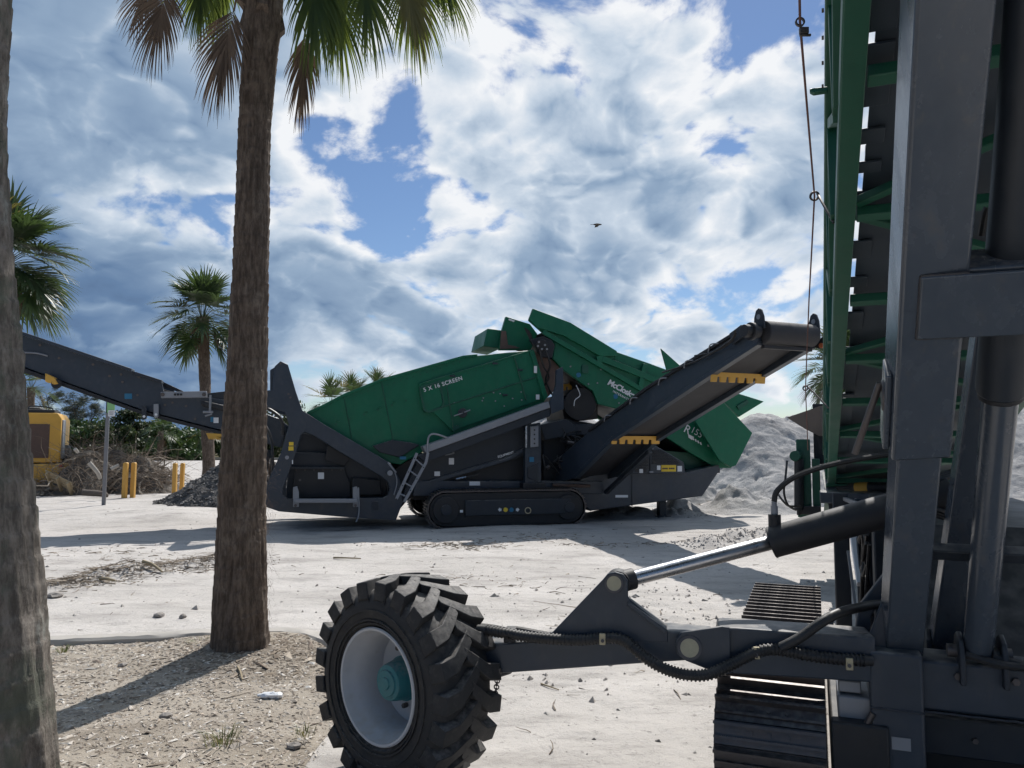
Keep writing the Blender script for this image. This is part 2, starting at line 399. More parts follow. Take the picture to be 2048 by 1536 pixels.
# ------------------------------------------------------------------ ground materials
def ground_mat(name, base, dark, pale, rough=.95, bd=.03):
    m, nt, N, L, b = new_mat(name)
    g = N.new('ShaderNodeNewGeometry'); P = g.outputs['Position']
    def noise(scale, det=6, rg=.6, sx=1, sy=1):
        mp = N.new('ShaderNodeMapping'); mp.inputs['Scale'].default_value = (sx, sy, 1); L.new(P, mp.inputs[0])
        n = N.new('ShaderNodeTexNoise'); n.inputs['Scale'].default_value = scale; n.inputs['Detail'].default_value = det; n.inputs['Roughness'].default_value = rg
        L.new(mp.outputs[0], n.inputs['Vector']); return n.outputs[0]
    def mr(x, a, c, lo=0, hi=1):
        n = N.new('ShaderNodeMapRange'); n.interpolation_type = 'SMOOTHSTEP'; L.new(x, n.inputs[0])
        n.inputs[1].default_value = a; n.inputs[2].default_value = c; n.inputs[3].default_value = lo; n.inputs[4].default_value = hi; return n.outputs[0]
    def mix(f, a, c):
        n = N.new('ShaderNodeMix'); n.data_type = 'RGBA'; L.new(f, n.inputs['Factor'])
        for s, k in ((a, 'A'), (c, 'B')):
            if isinstance(s, tuple): n.inputs[k].default_value = s + (1,)
            else: L.new(s, n.inputs[k])
        return n.outputs['Result']
    c = mix(mr(noise(.35, 6, .6, 1, 1.6), .35, .68), base, pale)
    c = mix(mr(noise(1.3, 7, .68, .6, 1.8), .47, .70, 0, .8), c, dark)
    c = mix(mr(noise(4.5, 6, .7, .4, 1.9), .54, .70, 0, .55), c, tuple(x * .85 for x in dark))
    c = mix(mr(noise(.12, 5, .6), .55, .7, 0, .5), c, tuple(x * .82 for x in dark))
    c = mix(mr(noise(18, 4, .7), .56, .72, 0, .6), c, tuple(x * .6 for x in dark))
    c = mix(mr(noise(70, 3, .7), .6, .78, 0, .5), c, tuple(x * .45 for x in dark))
    L.new(c, b.inputs['Base Color']); b.inputs['Roughness'].default_value = rough; b.inputs['Specular IOR Level'].default_value = .15
    h1 = noise(6, 8, .65); h2 = noise(45, 5, .65)
    ad = N.new('ShaderNodeMath'); ad.operation = 'MULTIPLY_ADD'; L.new(h2, ad.inputs[0]); ad.inputs[1].default_value = .3; L.new(h1, ad.inputs[2])
    bp = N.new('ShaderNodeBump'); bp.inputs['Strength'].default_value = .7; bp.inputs['Distance'].default_value = bd
    L.new(ad.outputs[0], bp.inputs['Height']); L.new(bp.outputs[0], b.inputs['Normal'])
    return m
SAND = ground_mat('pale_sand', (.46, .432, .402), (.31, .288, .268), (.54, .508, .476))
BEDM = ground_mat('shell_mulch_soil', (.31, .27, .22), (.18, .15, .12), (.40, .355, .30))
MOUND = ground_mat('grey_sand_spoil', (.36, .348, .338), (.23, .222, .218), (.46, .446, .432), bd=.06)
CHIP = ground_mat('dark_asphalt_chips', (.10, .095, .09), (.05, .048, .046), (.17, .16, .15))

# ------------------------------------------------------------------ ground sheet
def bed_curve():
    pix = [(-700, 1330), (-350, 1318), (-60, 1306), (100, 1296), (270, 1288), (430, 1281), (535, 1278), (620, 1283)]
    pts = [gnd(*p) for p in pix]
    pts += [V((-1.22, 5.75, 0)), V((-1.05, 5.2, 0)), V((-1.0, 4.4, 0)), V((-1.0, 3.6, 0)), V((-1.02, 2.6, 0)), V((-1.05, 1.2, 0)), V((-1.05, -1.5, 0))]
    return spline(pts, 6)
KERB = bed_curve()
BEDPOLY = np.array([(p.x, p.y) for p in KERB] + [(-14, -1.5)])
def in_poly(x, y, poly):
    ins = np.zeros(x.shape, bool); n = len(poly); j = n - 1
    for i in range(n):
        xi, yi = poly[i]; xj, yj = poly[j]
        c = ((yi > y) != (yj > y)) & (x < (xj - xi) * (y - yi) / ((yj - yi) + 1e-12) + xi)
        ins ^= c; j = i
    return ins
RIP = gnd(1330, 1225)
BERM = [(gnd(1410, 1090), .10, .30), (gnd(1470, 1082), .14, .35), (gnd(1520, 1075), .12, .35), (gnd(1350, 1030), .12, .5), (gnd(1230, 1020), .12, .5), (gnd(1440, 1020), .14, .6)]
PUSH = [gnd(x, y) for x, y in ((90, 1178), (160, 1165), (240, 1150), (330, 1142), (420, 1128), (480, 1118))]
def ground_h(x, y):
    d = np.sqrt(x * x + y * y)
    fade = 1 / (1 + (d / 60) ** 2)
    h = .05 * fbm(x * .35, y * .35, 3, 3) + .022 * fbm(x * 1.6, y * 1.6, 11, 3) * fade + .010 * fbm(x * 6, y * 7.5, 23, 3) * fade
    # churned tread marks
    r = np.exp(-(((x - RIP.x) / .55) ** 2 + ((y - RIP.y) / .75) ** 2))
    h = h + r * .075 * fbm(x * 4, y * 13, 31, 4)
    r2 = np.exp(-((y - 9.8) / 1.3) ** 2) * sstep(-1, 4, x) * sstep(9, 5, x)
    h = h + r2 * .03 * fbm(x * 4, y * 9, 37, 3)
    for p, hh, rad in BERM:
        h = h + hh * np.exp(-((x - p.x) ** 2 + (y - p.y) ** 2) / rad ** 2) * (1 + 1.4 * fbm(x * 5, y * 5, 41, 3))
    for i in range(len(PUSH) - 1):
        a, c = PUSH[i], PUSH[i + 1]
        abx, aby = c.x - a.x, c.y - a.y
        t = np.clip(((x - a.x) * abx + (y - a.y) * aby) / (abx ** 2 + aby ** 2), 0, 1)
        dd = (x - a.x - t * abx) ** 2 + (y - a.y - t * aby) ** 2
        h = np.maximum(h, h + .045 * np.exp(-dd / .3 ** 2) * (1 + 1.5 * fbm(x * 4, y * 4, 47, 3)))
    # sand hump left of the big machine
    p = gnd(330, 1035)
    h = h + .16 * np.exp(-((x - p.x) / 1.6) ** 2 - ((y - p.y) / 1.0) ** 2)
    inb = in_poly(x, y, BEDPOLY) & ~((x > -1.12) & (y < 5.0))
    h = np.where(inb, h - .12, h)
    return h
def gz(x, y): return float(ground_h(np.array([float(x)]), np.array([float(y)]))[0])
def make_ground():
    def axis(lim, d0, core, grow):
        v = [0.0]; d = d0
        while v[-1] < lim:
            if v[-1] > core: d *= grow
            v.append(v[-1] + d)
        return v
    xp = axis(1500, .045, 5.0, 1.045); xs = np.array(sorted(set([-a for a in xp] + xp)))
    ys = [2.0]; d = .032
    while ys[-1] < 2500:
        if ys[-1] > 3.5: d *= 1.0125 if ys[-1] < 30 else 1.06
        ys.append(ys[-1] + d)
    ys = np.array([-1500, -600, -200, -80, -40, -20, -12, -8, -5, -3, -1.5, -.5, .4, 1.0, 1.5, 1.8] + ys)
    X, Y = np.meshgrid(xs, ys); Z = ground_h(X, Y)
    vs_ = np.stack([X.ravel(), Y.ravel(), Z.ravel()], 1)
    nx, ny = len(xs), len(ys)
    i = np.arange(nx * ny).reshape(ny, nx)
    f = np.stack([i[:-1, :-1].ravel(), i[:-1, 1:].ravel(), i[1:, 1:].ravel(), i[1:, :-1].ravel()], 1)
    o = raw('ground', vs_, f, SAND, smooth=True)
    tag(o, 'pale sandy lot with ruts and scattered litter', kind='structure')
make_ground()

def bed_h(x, y):
    p = gnd(482, 1312)
    h = .030 + .02 * fbm(x * .9, y * .9, 5, 3) + .014 * fbm(x * 5, y * 5, 61, 3) + .006 * fbm(x * 18, y * 18, 67, 2)
    h = h + .07 * np.exp(-((x - p.x) ** 2 + (y - p.y) ** 2) / .55 ** 2)
    edge = sstep(-1.55, -1.02, x) * sstep(5.2, 4.4, y)              # runs out level with the sand where there is no kerb
    return h * (1 - edge) + edge * (ground_soft(x, y) + .004)
def ground_soft(x, y): return .05 * fbm(x * .35, y * .35, 3, 3) + .022 * fbm(x * 1.6, y * 1.6, 11, 3) + .010 * fbm(x * 6, y * 7.5, 23, 3)
def make_bed():
    xs = np.arange(-9, -.9, .035); ys = np.arange(-1.4, 6.6, .035)
    X, Y = np.meshgrid(xs, ys); Z = bed_h(X, Y)
    ins = in_poly(X, Y, BEDPOLY)
    nx, ny = len(xs), len(ys); i = np.arange(nx * ny).reshape(ny, nx)
    keep = ins[:-1, :-1] & ins[:-1, 1:] & ins[1:, 1:] & ins[1:, :-1]
    f = np.stack([i[:-1, :-1][keep], i[:-1, 1:][keep], i[1:, 1:][keep], i[1:, :-1][keep]], 1)
    used = np.unique(f); remap = np.zeros(nx * ny, int); remap[used] = np.arange(len(used))
    vs_ = np.stack([X.ravel(), Y.ravel(), Z.ravel()], 1)[used]
    tag(raw('planting_bed_ground', vs_, remap[f], BEDM, smooth=True), 'shell and mulch soil of the palm planting bed', kind='structure')
make_bed()
def make_kerb():
    prof = [(-.075, -.1), (-.075, .055), (-.055, .075), (.055, .075), (.075, .055), (.075, -.1)]
    vs_ = []; fs = []; n = len(prof)
    KB = [p for p in KERB if p.y > 4.7 or p.x < -2.5]
    for i, p in enumerate(KB):
        a = (KERB[min(i + 1, len(KERB) - 1)] - KERB[max(i - 1, 0)]); a.z = 0; a.normalize(); s = V((a.y, -a.x, 0))
        for k, (u, z) in enumerate(prof):
            q = p + s * (u + .004 * random.uniform(-1, 1)); q.z = z + .005 * random.uniform(-1, 1); vs_.append(q)
    for i in range(len(KB) - 1):
        for k in range(n - 1):
            fs.append((i * n + k, i * n + k + 1, (i + 1) * n + k + 1, (i + 1) * n + k))
    m = MB(); m.add(vs_, fs)
    tag(m.build('kerb', CONC, bevel=0), 'pale concrete kerb edging the palm planting bed', kind='structure')
    # kerb of the far side of the lot
    m = MB()
    m.beam(at(-900, 921, 62) * 1, at(560, 921, 62), .3, .16)
    for k in range(len(m.v)): m.v[k].z = (.0 if m.v[k].z < at(0, 921, 62).z else .17)
    tag(m.build('kerb', CONC), 'pale kerb along the far edge of the lot', kind='structure')
make_kerb()

VERGE = ground_mat('dry_grass_verge', (.10, .095, .05), (.055, .055, .03), (.16, .14, .085))
def verge():
    xs = np.linspace(-160, 160, 60); ys = np.concatenate([np.linspace(61.6, 110, 40), np.linspace(115, 900, 12)])
    X, Y = np.meshgrid(xs, ys); Z = ground_h(X, Y) + .06 + .08 * fbm(X * .4, Y * .4, 3, 3) * 0 + .02
    i = np.arange(X.size).reshape(X.shape); f = np.stack([i[:-1, :-1].ravel(), i[:-1, 1:].ravel(), i[1:, 1:].ravel(), i[1:, :-1].ravel()], 1)
    tag(raw('grass_verge', np.stack([X.ravel(), Y.ravel(), Z.ravel()], 1), f, VERGE, smooth=True), 'rough dry grass under the wood beyond the lot', kind='structure')
verge()
# ------------------------------------------------------------------ spoil heaps
def heap(name, cx, cy, w, h_, n, hfun, mat, label, cat, kind=None):
    xs = np.linspace(cx - w / 2, cx + w / 2, n); ys = np.linspace(cy - h_ / 2, cy + h_ / 2, n)
    X, Y = np.meshgrid(xs, ys); Z = hfun(X, Y)
    vs_ = np.stack([X.ravel(), Y.ravel(), Z.ravel()], 1)
    i = np.arange(n * n).reshape(n, n)
    f = np.stack([i[:-1, :-1].ravel(), i[:-1, 1:].ravel(), i[1:, 1:].ravel(), i[1:, :-1].ravel()], 1)
    zz = Z.ravel(); keep = (zz[f] > -.15).any(axis=1)
    f = f[keep]
    o = raw(name, vs_, f, mat, smooth=True, loc=(cx, cy, 0))
    return tag(o, label, cat, kind=kind)
def sand_h(x, y):
    peaks = [(at(1522, 822, 22.5), 3.6), (at(1400, 850, 24), 3.6), (at(1600, 832, 23.5), 3.4), (at(1740, 815, 24), 3.8), (at(1900, 780, 24.5), 4.2), (at(2060, 760, 25), 4.6),
             (at(1250, 815, 25), 3.6), (at(1120, 812, 25.5), 3.6), (at(1000, 845, 26), 3.0)]
    h = np.full(x.shape, -.4)
    for p, r in peaks:
        d = np.sqrt((x - p.x) ** 2 + ((y - p.y) * 1.0) ** 2)
        d = d + .5 * fbm(x * .6, y * .6, 71, 3)
        h = np.maximum(h, p.z - np.maximum(0, np.sqrt(d * d + .2) - .45) * .68)
    g1 = np.abs(fbm(x * .9 + .8 * fbm(x * .7, y * .7, 5), y * .45, 83, 5, .55)); g2 = np.abs(fbm(x * 2.6, y * 1.5, 87, 4))
    h = h + .16 * fbm(x * .5, y * .5, 77, 3) - .60 * np.maximum(0, .12 - g1) - .30 * np.maximum(0, .09 - g2) + .06 * fbm(x * 2.5, y * 2.5, 89, 5, .55) + .025 * fbm(x * 9, y * 9, 93, 3, .6)
    foot = gnd(1420, 1022)
    for px, py, hh, rr in ((1400, 1000, .45, .55), (1360, 1012, .3, .45), (1250, 1018, .25, .6), (1470, 1010, .4, .7), (1540, 1012, .3, .7)):
        q = gnd(px, py + 12)
        h = np.maximum(h, hh * np.exp(-((x - q.x) ** 2 + (y - q.y) ** 2) / rr ** 2) * (1 + fbm(x * 2.5, y * 2.5, 95, 4)) - .02)
    return h
heap('sand_heap', 9.0, 22.0, 26, 16, 420, sand_h, MOUND, 'big grey heap of excavated sand behind the green hopper', 'sand heap')
CP = at(505, 905, 20.3)
def chip_h(x, y):
    d = np.sqrt((x - CP.x) ** 2 + (y - CP.y) ** 2) + .25 * fbm(x * 1.2, y * 1.2, 7, 3)
    return CP.z + .1 - d * .62 + .14 * fbm(x * 3, y * 3, 9, 4) + .06 * fbm(x * 11, y * 11, 13, 2)
heap('chip_heap', CP.x, CP.y, 5.6, 5.6, 150, chip_h, CHIP, 'dark heap of broken asphalt chips beside the yellow posts', 'chip heap')

# ------------------------------------------------------------------ scattered bits (nobody could count them)
rng = np.random.default_rng(5)
def flakes(name, pos, size, mat, label, elong=1.6, thick=.35, tilt=.5):
    n = len(pos)
    base = np.array([(-.5, -.5, 0), (.5, -.35, 0), (.42, .5, 0), (-.45, .4, 0), (0, 0, 1)], float)
    yaw = rng.uniform(0, 2 * np.pi, n); s = size * rng.lognormal(0, .45, n)
    el = rng.uniform(1, elong * 1.6, n)
    jit = rng.normal(0, .13, (n, 5, 3))
    b = base[None] + jit
    b[:, :, 0] *= (s * el)[:, None]; b[:, :, 1] *= s[:, None]; b[:, :, 2] *= (s * thick)[:, None]
    b[:, :4, 2] += rng.normal(0, tilt * .25, (n, 4)) * s[:, None]
    c, q = np.cos(yaw)[:, None], np.sin(yaw)[:, None]
    x = b[:, :, 0] * c - b[:, :, 1] * q; y = b[:, :, 0] * q + b[:, :, 1] * c
    vs_ = np.stack([x, y, b[:, :, 2]], 2) + pos[:, None, :]
    f = np.array([(0, 1, 4), (1, 2, 4), (2, 3, 4), (3, 0, 4)])
    fs = (f[None] + (np.arange(n) * 5)[:, None, None]).reshape(-1, 3)
    o = raw(name, vs_.reshape(-1, 3), fs, mat)
    return tag(o, label, kind='stuff')
def twigs(name, pos, length, rad, mat, label, rise=.12, kinks=3):
    n = len(pos); vs_ = []; fs = []
    for i in range(n):
        L_ = length * rng.lognormal(0, .5); a = rng.uniform(0, 6.28); r = rad * rng.uniform(.5, 1.5)
        p = np.array(pos[i]); p[2] += r * .7
        b = len(vs_)
        for k in range(kinks + 1):
            d = np.array([math.cos(a), math.sin(a), rng.normal(0, rise)]); side = np.array([-d[1], d[0], 0])
            rr = r * (1 - .6 * k / kinks)
            for t in (0, 2.09, 4.19):
                vs_.append(p + side * math.cos(t) * rr + np.array([0, 0, math.sin(t) * rr]))
            if k < kinks:
                for t in range(3):
                    fs.append((b + k * 3 + t, b + k * 3 + (t + 1) % 3, b + k * 3 + 3 + (t + 1) % 3, b + k * 3 + 3 + t))
            p = p + d * L_ / kinks; a += rng.normal(0, .25)
    return tag(raw(name, np.array(vs_), np.array(fs), mat), label, kind='stuff')
SHELLS = bits_mat('shell_bits', [(.62, .58, .52), (.40, .34, .28), (.20, .16, .12), (.55, .50, .44), (.12, .09, .07), (.48, .40, .32), (.70, .67, .62)])
TWIG = bits_mat('dry_twigs', [(.10, .08, .06), (.24, .19, .14), (.42, .36, .29), (.16, .12, .09), (.34, .29, .23)])
STONE = bits_mat('loose_stones', [(.10, .09, .085), (.28, .26, .24), (.42, .40, .37), (.16, .145, .13)])
CLOD = bits_mat('sand_clods', [(.34, .31, .28), (.46, .42, .38), (.28, .26, .24)])
def on_bed(n, cx=None, cy=None, sx=1, sy=1):
    if cx is None:
        y = 2.0 + 4.2 * rng.random(n) ** 1.1; x = rng.uniform(-6, -.9, n)
    else: x = rng.normal(cx, sx, n); y = rng.normal(cy, sy, n)
    k = in_poly(x, y, BEDPOLY); x, y = x[k], y[k]
    return np.stack([x, y, bed_h(x, y) + .001], 1)
flakes('shell_mulch', on_bed(42000), .0085, SHELLS, 'broken shells and bark chips over the palm bed', elong=2.0)
pb = gnd(482, 1312)
flakes('bark_litter', on_bed(2600, pb.x + .25, pb.y - .15, .42, .25), .010, TWIG, 'brown bark litter round the foot of the palm', elong=2.5)
twigs('bed_twigs', on_bed(420), .09, .0028, TWIG, 'dry twigs and stalks lying over the palm bed')
def on_sand(x, y):
    k = ~in_poly(x, y, BEDPOLY); x, y = x[k], y[k]; return np.stack([x, y, ground_h(x, y) + .001], 1)
def scat(n, y0=2.5, y1=20, pw=1.6, wide=.75):
    y = y0 + (y1 - y0) * rng.random(n) ** pw; x = y * rng.uniform(-wide, wide, n); return on_sand(x, y)
flakes('loose_pebbles', scat(900), .008, STONE, 'small pebbles and clods lying loose on the sand', thick=.7)
flakes('sand_clods', np.concatenate([scat(500, 5, 15)] + [on_sand(rng.normal(p.x, r * .9, 300), rng.normal(p.y, r * .8, 300)) for p, h, r in BERM]
       + [on_sand(rng.normal(RIP.x, .6, 260), rng.normal(RIP.y, .8, 260))]), .015, CLOD, 'crumbly clods of damp sand', thick=.8)
tp = [scat(330, 3, 18)]
for i in range(len(PUSH) - 1):
    t = rng.random(420); a, c = PUSH[i], PUSH[i + 1]
    tp.append(on_sand(a.x + (c.x - a.x) * t + rng.normal(0, .22, 420), a.y + (c.y - a.y) * t + rng.normal(0, .22, 420)))
for px, py, s, k in ((900, 1092, .45, 260), (1090, 1075, .4, 90), (1180, 1090, .3, 50), (1330, 1088, .3, 40), (300, 1115, .6, 60), (170, 1105, .6, 60), (1200, 1230, .3, 40), (980, 1160, .6, 60)):
    q = gnd(px, py); tp.append(on_sand(rng.normal(q.x, s, k), rng.normal(q.y, s * .6, k)))
twigs('sand_twigs', np.concatenate(tp), .11, .0045, TWIG, 'dry twigs and palm stalks strewn on the sand', rise=.15)
# chips and grit on the heaps
k = 16000; x = rng.uniform(CP.x - 2.6, CP.x + 2.6, k); y = rng.uniform(CP.y - 2.6, CP.y + .8, k); z = chip_h(x, y); q = z > .02
flakes('asphalt_chips', np.stack([x, y, z], 1)[q], .024, bits_mat('asphalt_bits', [(.03, .03, .03), (.12, .11, .105), (.20, .19, .18), (.06, .055, .05)]), 'dark broken chips covering the asphalt heap', thick=.7)
# single larger stones and sticks one can point at
def rock(name, px, py, r, mat, label, on=bed_h, squash=.6):
    p = gnd(px, py, .03); bm = bmesh.new(); bmesh.ops.create_icosphere(bm, subdivisions=2, radius=r)
    rr = random.Random(px)
    for v in bm.verts: v.co *= rr.uniform(.82, 1.15); v.co.z *= squash; v.co.x *= 1.25
    me = bpy.data.meshes.new(name); bm.to_mesh(me); bm.free(); me.materials.append(mat)
    o = bpy.data.objects.new(name, me); COL.objects.link(o)
    o.location = (p.x, p.y, float(on(np.array([p.x]), np.array([p.y]))[0]) + r * squash * .5); o.rotation_euler = (0, 0, rr.uniform(0, 6))
    return tag(o, label, 'stone')
STONEM = paint('grey_stone', (.22, .2, .185), rough=.9, var=.35, scale=20, dust=.4, bump=.05, bscale=50)
rock('stone', 588, 1484, .032, STONEM, 'grey stone on the mulch close to the big tyre')
rock('stone', 332, 1436, .030, STONEM, 'grey stone on the mulch beside the palm shadow')
rock('stone', 245, 1335, .026, STONEM, 'grey stone above the palm shadow near the kerb')
rock('stone', 110, 1190, .075, STONEM, 'pale flat stone on the sand beside the near trunk', on=ground_h, squash=.45)
rock('stone', 318, 1225, .05, STONEM, 'pale stone on the open sand left of the front palm', on=ground_h, squash=.5)
rock('stone', 366, 1228, .032, STONEM, 'small round grey stone on the open sand', on=ground_h, squash=.8)
def stick(pts, r, label, z=None, name='stick'):
    P_ = []
    for px, py, h in pts:
        p = gnd(px, py); p.z = max(gz(p.x, p.y), float(bed_h(np.array([p.x]), np.array([p.y]))[0]) if in_poly(np.array([p.x]), np.array([p.y]), BEDPOLY)[0] else -9) + h + r; P_.append(p)
    m = MB(); m.tube(P_, [r, r * .5], 6); return tag(m.build(name, WOOD), label, 'stick')
stick([(1082, 1363, .0), (1100, 1369, .005), (1118, 1374, 0)], .006, 'thin bent stick on the sand between tyre and track')
stick([(200, 1165, .0), (215, 1168, .02), (230, 1167, 0)], .022, 'short thick stick on the sand below the litter line')
stick([(285, 1148, .02), (305, 1150, .03), (324, 1152, .0)], .022, 'dark stick lying in the line of litter')
stick([(475, 1355, .0), (480, 1364, .01), (484, 1374, 0)], .010, 'pale splinter of wood in front of the front palm')
stick([(667, 1117, 0), (690, 1118, .01), (722, 1117, 0)], .014, 'long thin branch on the sand below the screening machine')
# crushed plastic bottle
def litter():
    p = gnd(540, 1393, .04); p.z = float(bed_h(np.array([p.x]), np.array([p.y]))[0]) - .012; m = MB(); rr = random.Random(3)
    n = 14; rings = []
    for k in range(9):
        x = -.075 + .15 * k / 8; r = [.012, .013, .026, .03, .027, .031, .026, .030, .018][k]
        for i in range(n):
            t = 2 * math.pi * i / n; q = r * rr.uniform(.72, 1.15)
            rings.append(p + V((x, math.cos(t) * q, .03 + math.sin(t) * q * .7)))
    fs = [(k * n + i, k * n + (i + 1) % n, (k + 1) * n + (i + 1) % n, (k + 1) * n + i) for k in range(8) for i in range(n)]
    fs += [tuple(range(n))[::-1], tuple(range(8 * n, 9 * n))]
    m.add(rings, fs)
    tag(m.build('plastic_bottle', PLASTIC), 'crushed clear plastic bottle on the mulch near the big tyre', 'bottle')
litter()
# dead frond lying by the kerb, grass tufts
GRASS = leaf_mat('grass_blades', (.10, .14, .04), (.26, .22, .10), trans=.3)
def tuft(px, py, n, h, label, spread=.05):
    p = gnd(px, py, .04); vs_ = []; fs = []
    for i in range(n):
        a = rng.uniform(0, 6.28); r = rng.uniform(0, spread); b = np.array([p.x + r * math.cos(a), p.y + r * math.sin(a), .02])
        d = np.array([math.cos(a), math.sin(a), 0]); s = np.array([-d[1], d[0], 0]) * .003; hh = h * rng.uniform(.5, 1.2)
        i0 = len(vs_)
        for t, wd in ((0, 1), (.6, .7), (1, .1)):
            q = b + d * hh * .7 * t * t + np.array([0, 0, hh * t * (1 - .3 * t)]); vs_ += [q - s * wd, q + s * wd]
        fs += [(i0, i0 + 1, i0 + 3, i0 + 2), (i0 + 2, i0 + 3, i0 + 5, i0 + 4)]
    o = raw('grass_tuft', np.array(vs_), np.array(fs), GRASS, loc=(p.x, p.y, 0.02)); tag(o, label, 'grass tuft', group='tufts in the palm bed')
tuft(400, 1290, 60, .10, 'green grass tuft against the kerb left of the front palm', .07)
tuft(445, 1478, 70, .09, 'dry brown grass tuft below the palm shadow', .10)
tuft(130, 1300, 40, .07, 'small grass tuft at the kerb by the near trunk', .06)
tuft(610, 1462, 30, .06, 'thin dry tuft left of the tyre', .06)
# ------------------------------------------------------------------ palms
def bark_mat(name, base, dark, pale, moss=None, sc=1.0, fv=.22):
    m, nt, N, L, b = new_mat(name)
    g = N.new('ShaderNodeNewGeometry'); P = g.outputs['Position']
    def noise(scale, det, rg, s):
        mp = N.new('ShaderNodeMapping'); mp.inputs['Scale'].default_value = s; L.new(P, mp.inputs[0])
        n = N.new('ShaderNodeTexNoise'); n.inputs['Scale'].default_value = scale; n.inputs['Detail'].default_value = det; n.inputs['Roughness'].default_value = rg
        L.new(mp.outputs[0], n.inputs['Vector']); return n.outputs[0]
    def mr(x, a, c, hi=1):
        n = N.new('ShaderNodeMapRange'); n.interpolation_type = 'SMOOTHSTEP'; L.new(x, n.inputs[0]); n.inputs[1].default_value = a; n.inputs[2].default_value = c; n.inputs[4].default_value = hi; return n.outputs[0]
    def mix(f, a, c):
        n = N.new('ShaderNodeMix'); n.data_type = 'RGBA'; L.new(f, n.inputs['Factor'])
        for s, k in ((a, 'A'), (c, 'B')):
            if isinstance(s, tuple): n.inputs[k].default_value = s + (1,)
            else: L.new(s, n.inputs[k])
        return n.outputs['Result']
    fib = noise(34 * sc, 6, .7, (1, 1, fv)); blot = noise(8 * sc, 8, .72, (1, 1, .45)); ringn = noise(16 * sc, 4, .6, (.18, .18, 1))
    c = mix(mr(fib, .36, .66), dark, base)
    c = mix(mr(blot, .52, .72, .7), c, pale)
    c = mix(mr(ringn, .55, .75, .55), c, dark)
    if moss:
        c = mix(mr(noise(3.2, 6, .7, (1, 1, .7)), .46, .60, .8), c, moss)
        c = mix(mr(noise(4.5, 7, .7, (1, 1, .6)), .57, .68, .7), c, (.30, .30, .27))
    L.new(c, b.inputs['Base Color']); b.inputs['Roughness'].default_value = .92; b.inputs['Specular IOR Level'].default_value = .2
    ad = N.new('ShaderNodeMath'); ad.operation = 'ADD'; L.new(fib, ad.inputs[0]); L.new(ringn, ad.inputs[1])
    bp = N.new('ShaderNodeBump'); bp.inputs['Strength'].default_value = .8; bp.inputs['Distance'].default_value = .012
    L.new(ad.outputs[0], bp.inputs['Height']); L.new(bp.outputs[0], b.inputs['Normal'])
    return m
BARK = bark_mat('palm_bark', (.165, .128, .10), (.072, .055, .044), (.26, .215, .175))
BARK2 = bark_mat('lichened_palm_bark', (.21, .185, .16), (.095, .082, .07), (.36, .32, .28), moss=(.10, .11, .085), sc=.8, fv=.34)
FROND = leaf_mat('palm_frond_green', (.030, .060, .018), (.065, .105, .028), rough=.42, trans=.48, tcol=(.20, .25, .05))
FRONDF = leaf_mat('palm_frond_dark_green', (.020, .040, .016), (.045, .078, .026), rough=.48, trans=.22, tcol=(.10, .16, .04))
FRONDY = leaf_mat('palm_frond_yellowing', (.10, .10, .03), (.17, .15, .05), rough=.5, trans=.35, tcol=(.22, .19, .05))
DEADF = leaf_mat('palm_frond_dead', (.075, .05, .034), (.17, .12, .085), rough=.7, trans=.15, tcol=(.2, .13, .08))
STALK = paint('frond_stalk', (.12, .12, .05), rough=.6, var=.3, dust=0, bump=.01)

def trunk(name, prof, mat, parent, na=64, dz=.02, amp=.012, seed=1, scars=.085):
    """prof: list of (centre Vector, radius) going up"""
    cz = [p[0].z for p in prof]
    z0, z1 = cz[0], cz[-1]; n = max(8, int((z1 - z0) / dz))
    zz = np.linspace(z0, z1, n)
    cx = np.interp(zz, cz, [p[0].x for p in prof]); cy = np.interp(zz, cz, [p[0].y for p in prof]); rr = np.interp(zz, cz, [p[1] for p in prof])
    ker = np.array([1, 2, 3, 4, 3, 2, 1.]); ker /= ker.sum()
    def sm(a):
        for _ in range(3): a = np.convolve(np.pad(a, 3, mode='edge'), ker, 'valid')
        return a
    cx, cy, rr = sm(cx), sm(cy), sm(rr)
    th = np.linspace(0, 2 * np.pi, na, endpoint=False)
    T, Z = np.meshgrid(th, zz)
    ox, oy = np.cos(T) * 3, np.sin(T) * 3
    rad = rr[:, None] + amp * (1.3 * fbm(ox * 1.3 + 40, oy * 1.3 + Z * 1.5, seed, 3) + 1.0 * fbm(T * 9 + 5, Z * 3.0, seed + 4, 3) * 1.0)
    # leaf scars: slightly uneven rings
    ph = Z / scars + .25 * fbm(ox * .6, Z * 2 + oy * .6, seed + 8, 2)
    saw = ph - np.floor(ph); rad = rad + amp * .40 * (saw - .5) * (1 + fbm(ox, oy + Z * 4, seed + 9, 2))
    X = cx[:, None] + rad * np.cos(T); Y = cy[:, None] + rad * np.sin(T)
    vs_ = np.stack([X.ravel(), Y.ravel(), Z.ravel()], 1)
    i = np.arange(n * na).reshape(n, na); j = np.roll(i, -1, axis=1)
    f = np.stack([i[:-1].ravel(), j[:-1].ravel(), j[1:].ravel(), i[1:].ravel()], 1)
    return raw(name, vs_, f, mat, parent, smooth=True, loc=tuple(prof[0][0]))

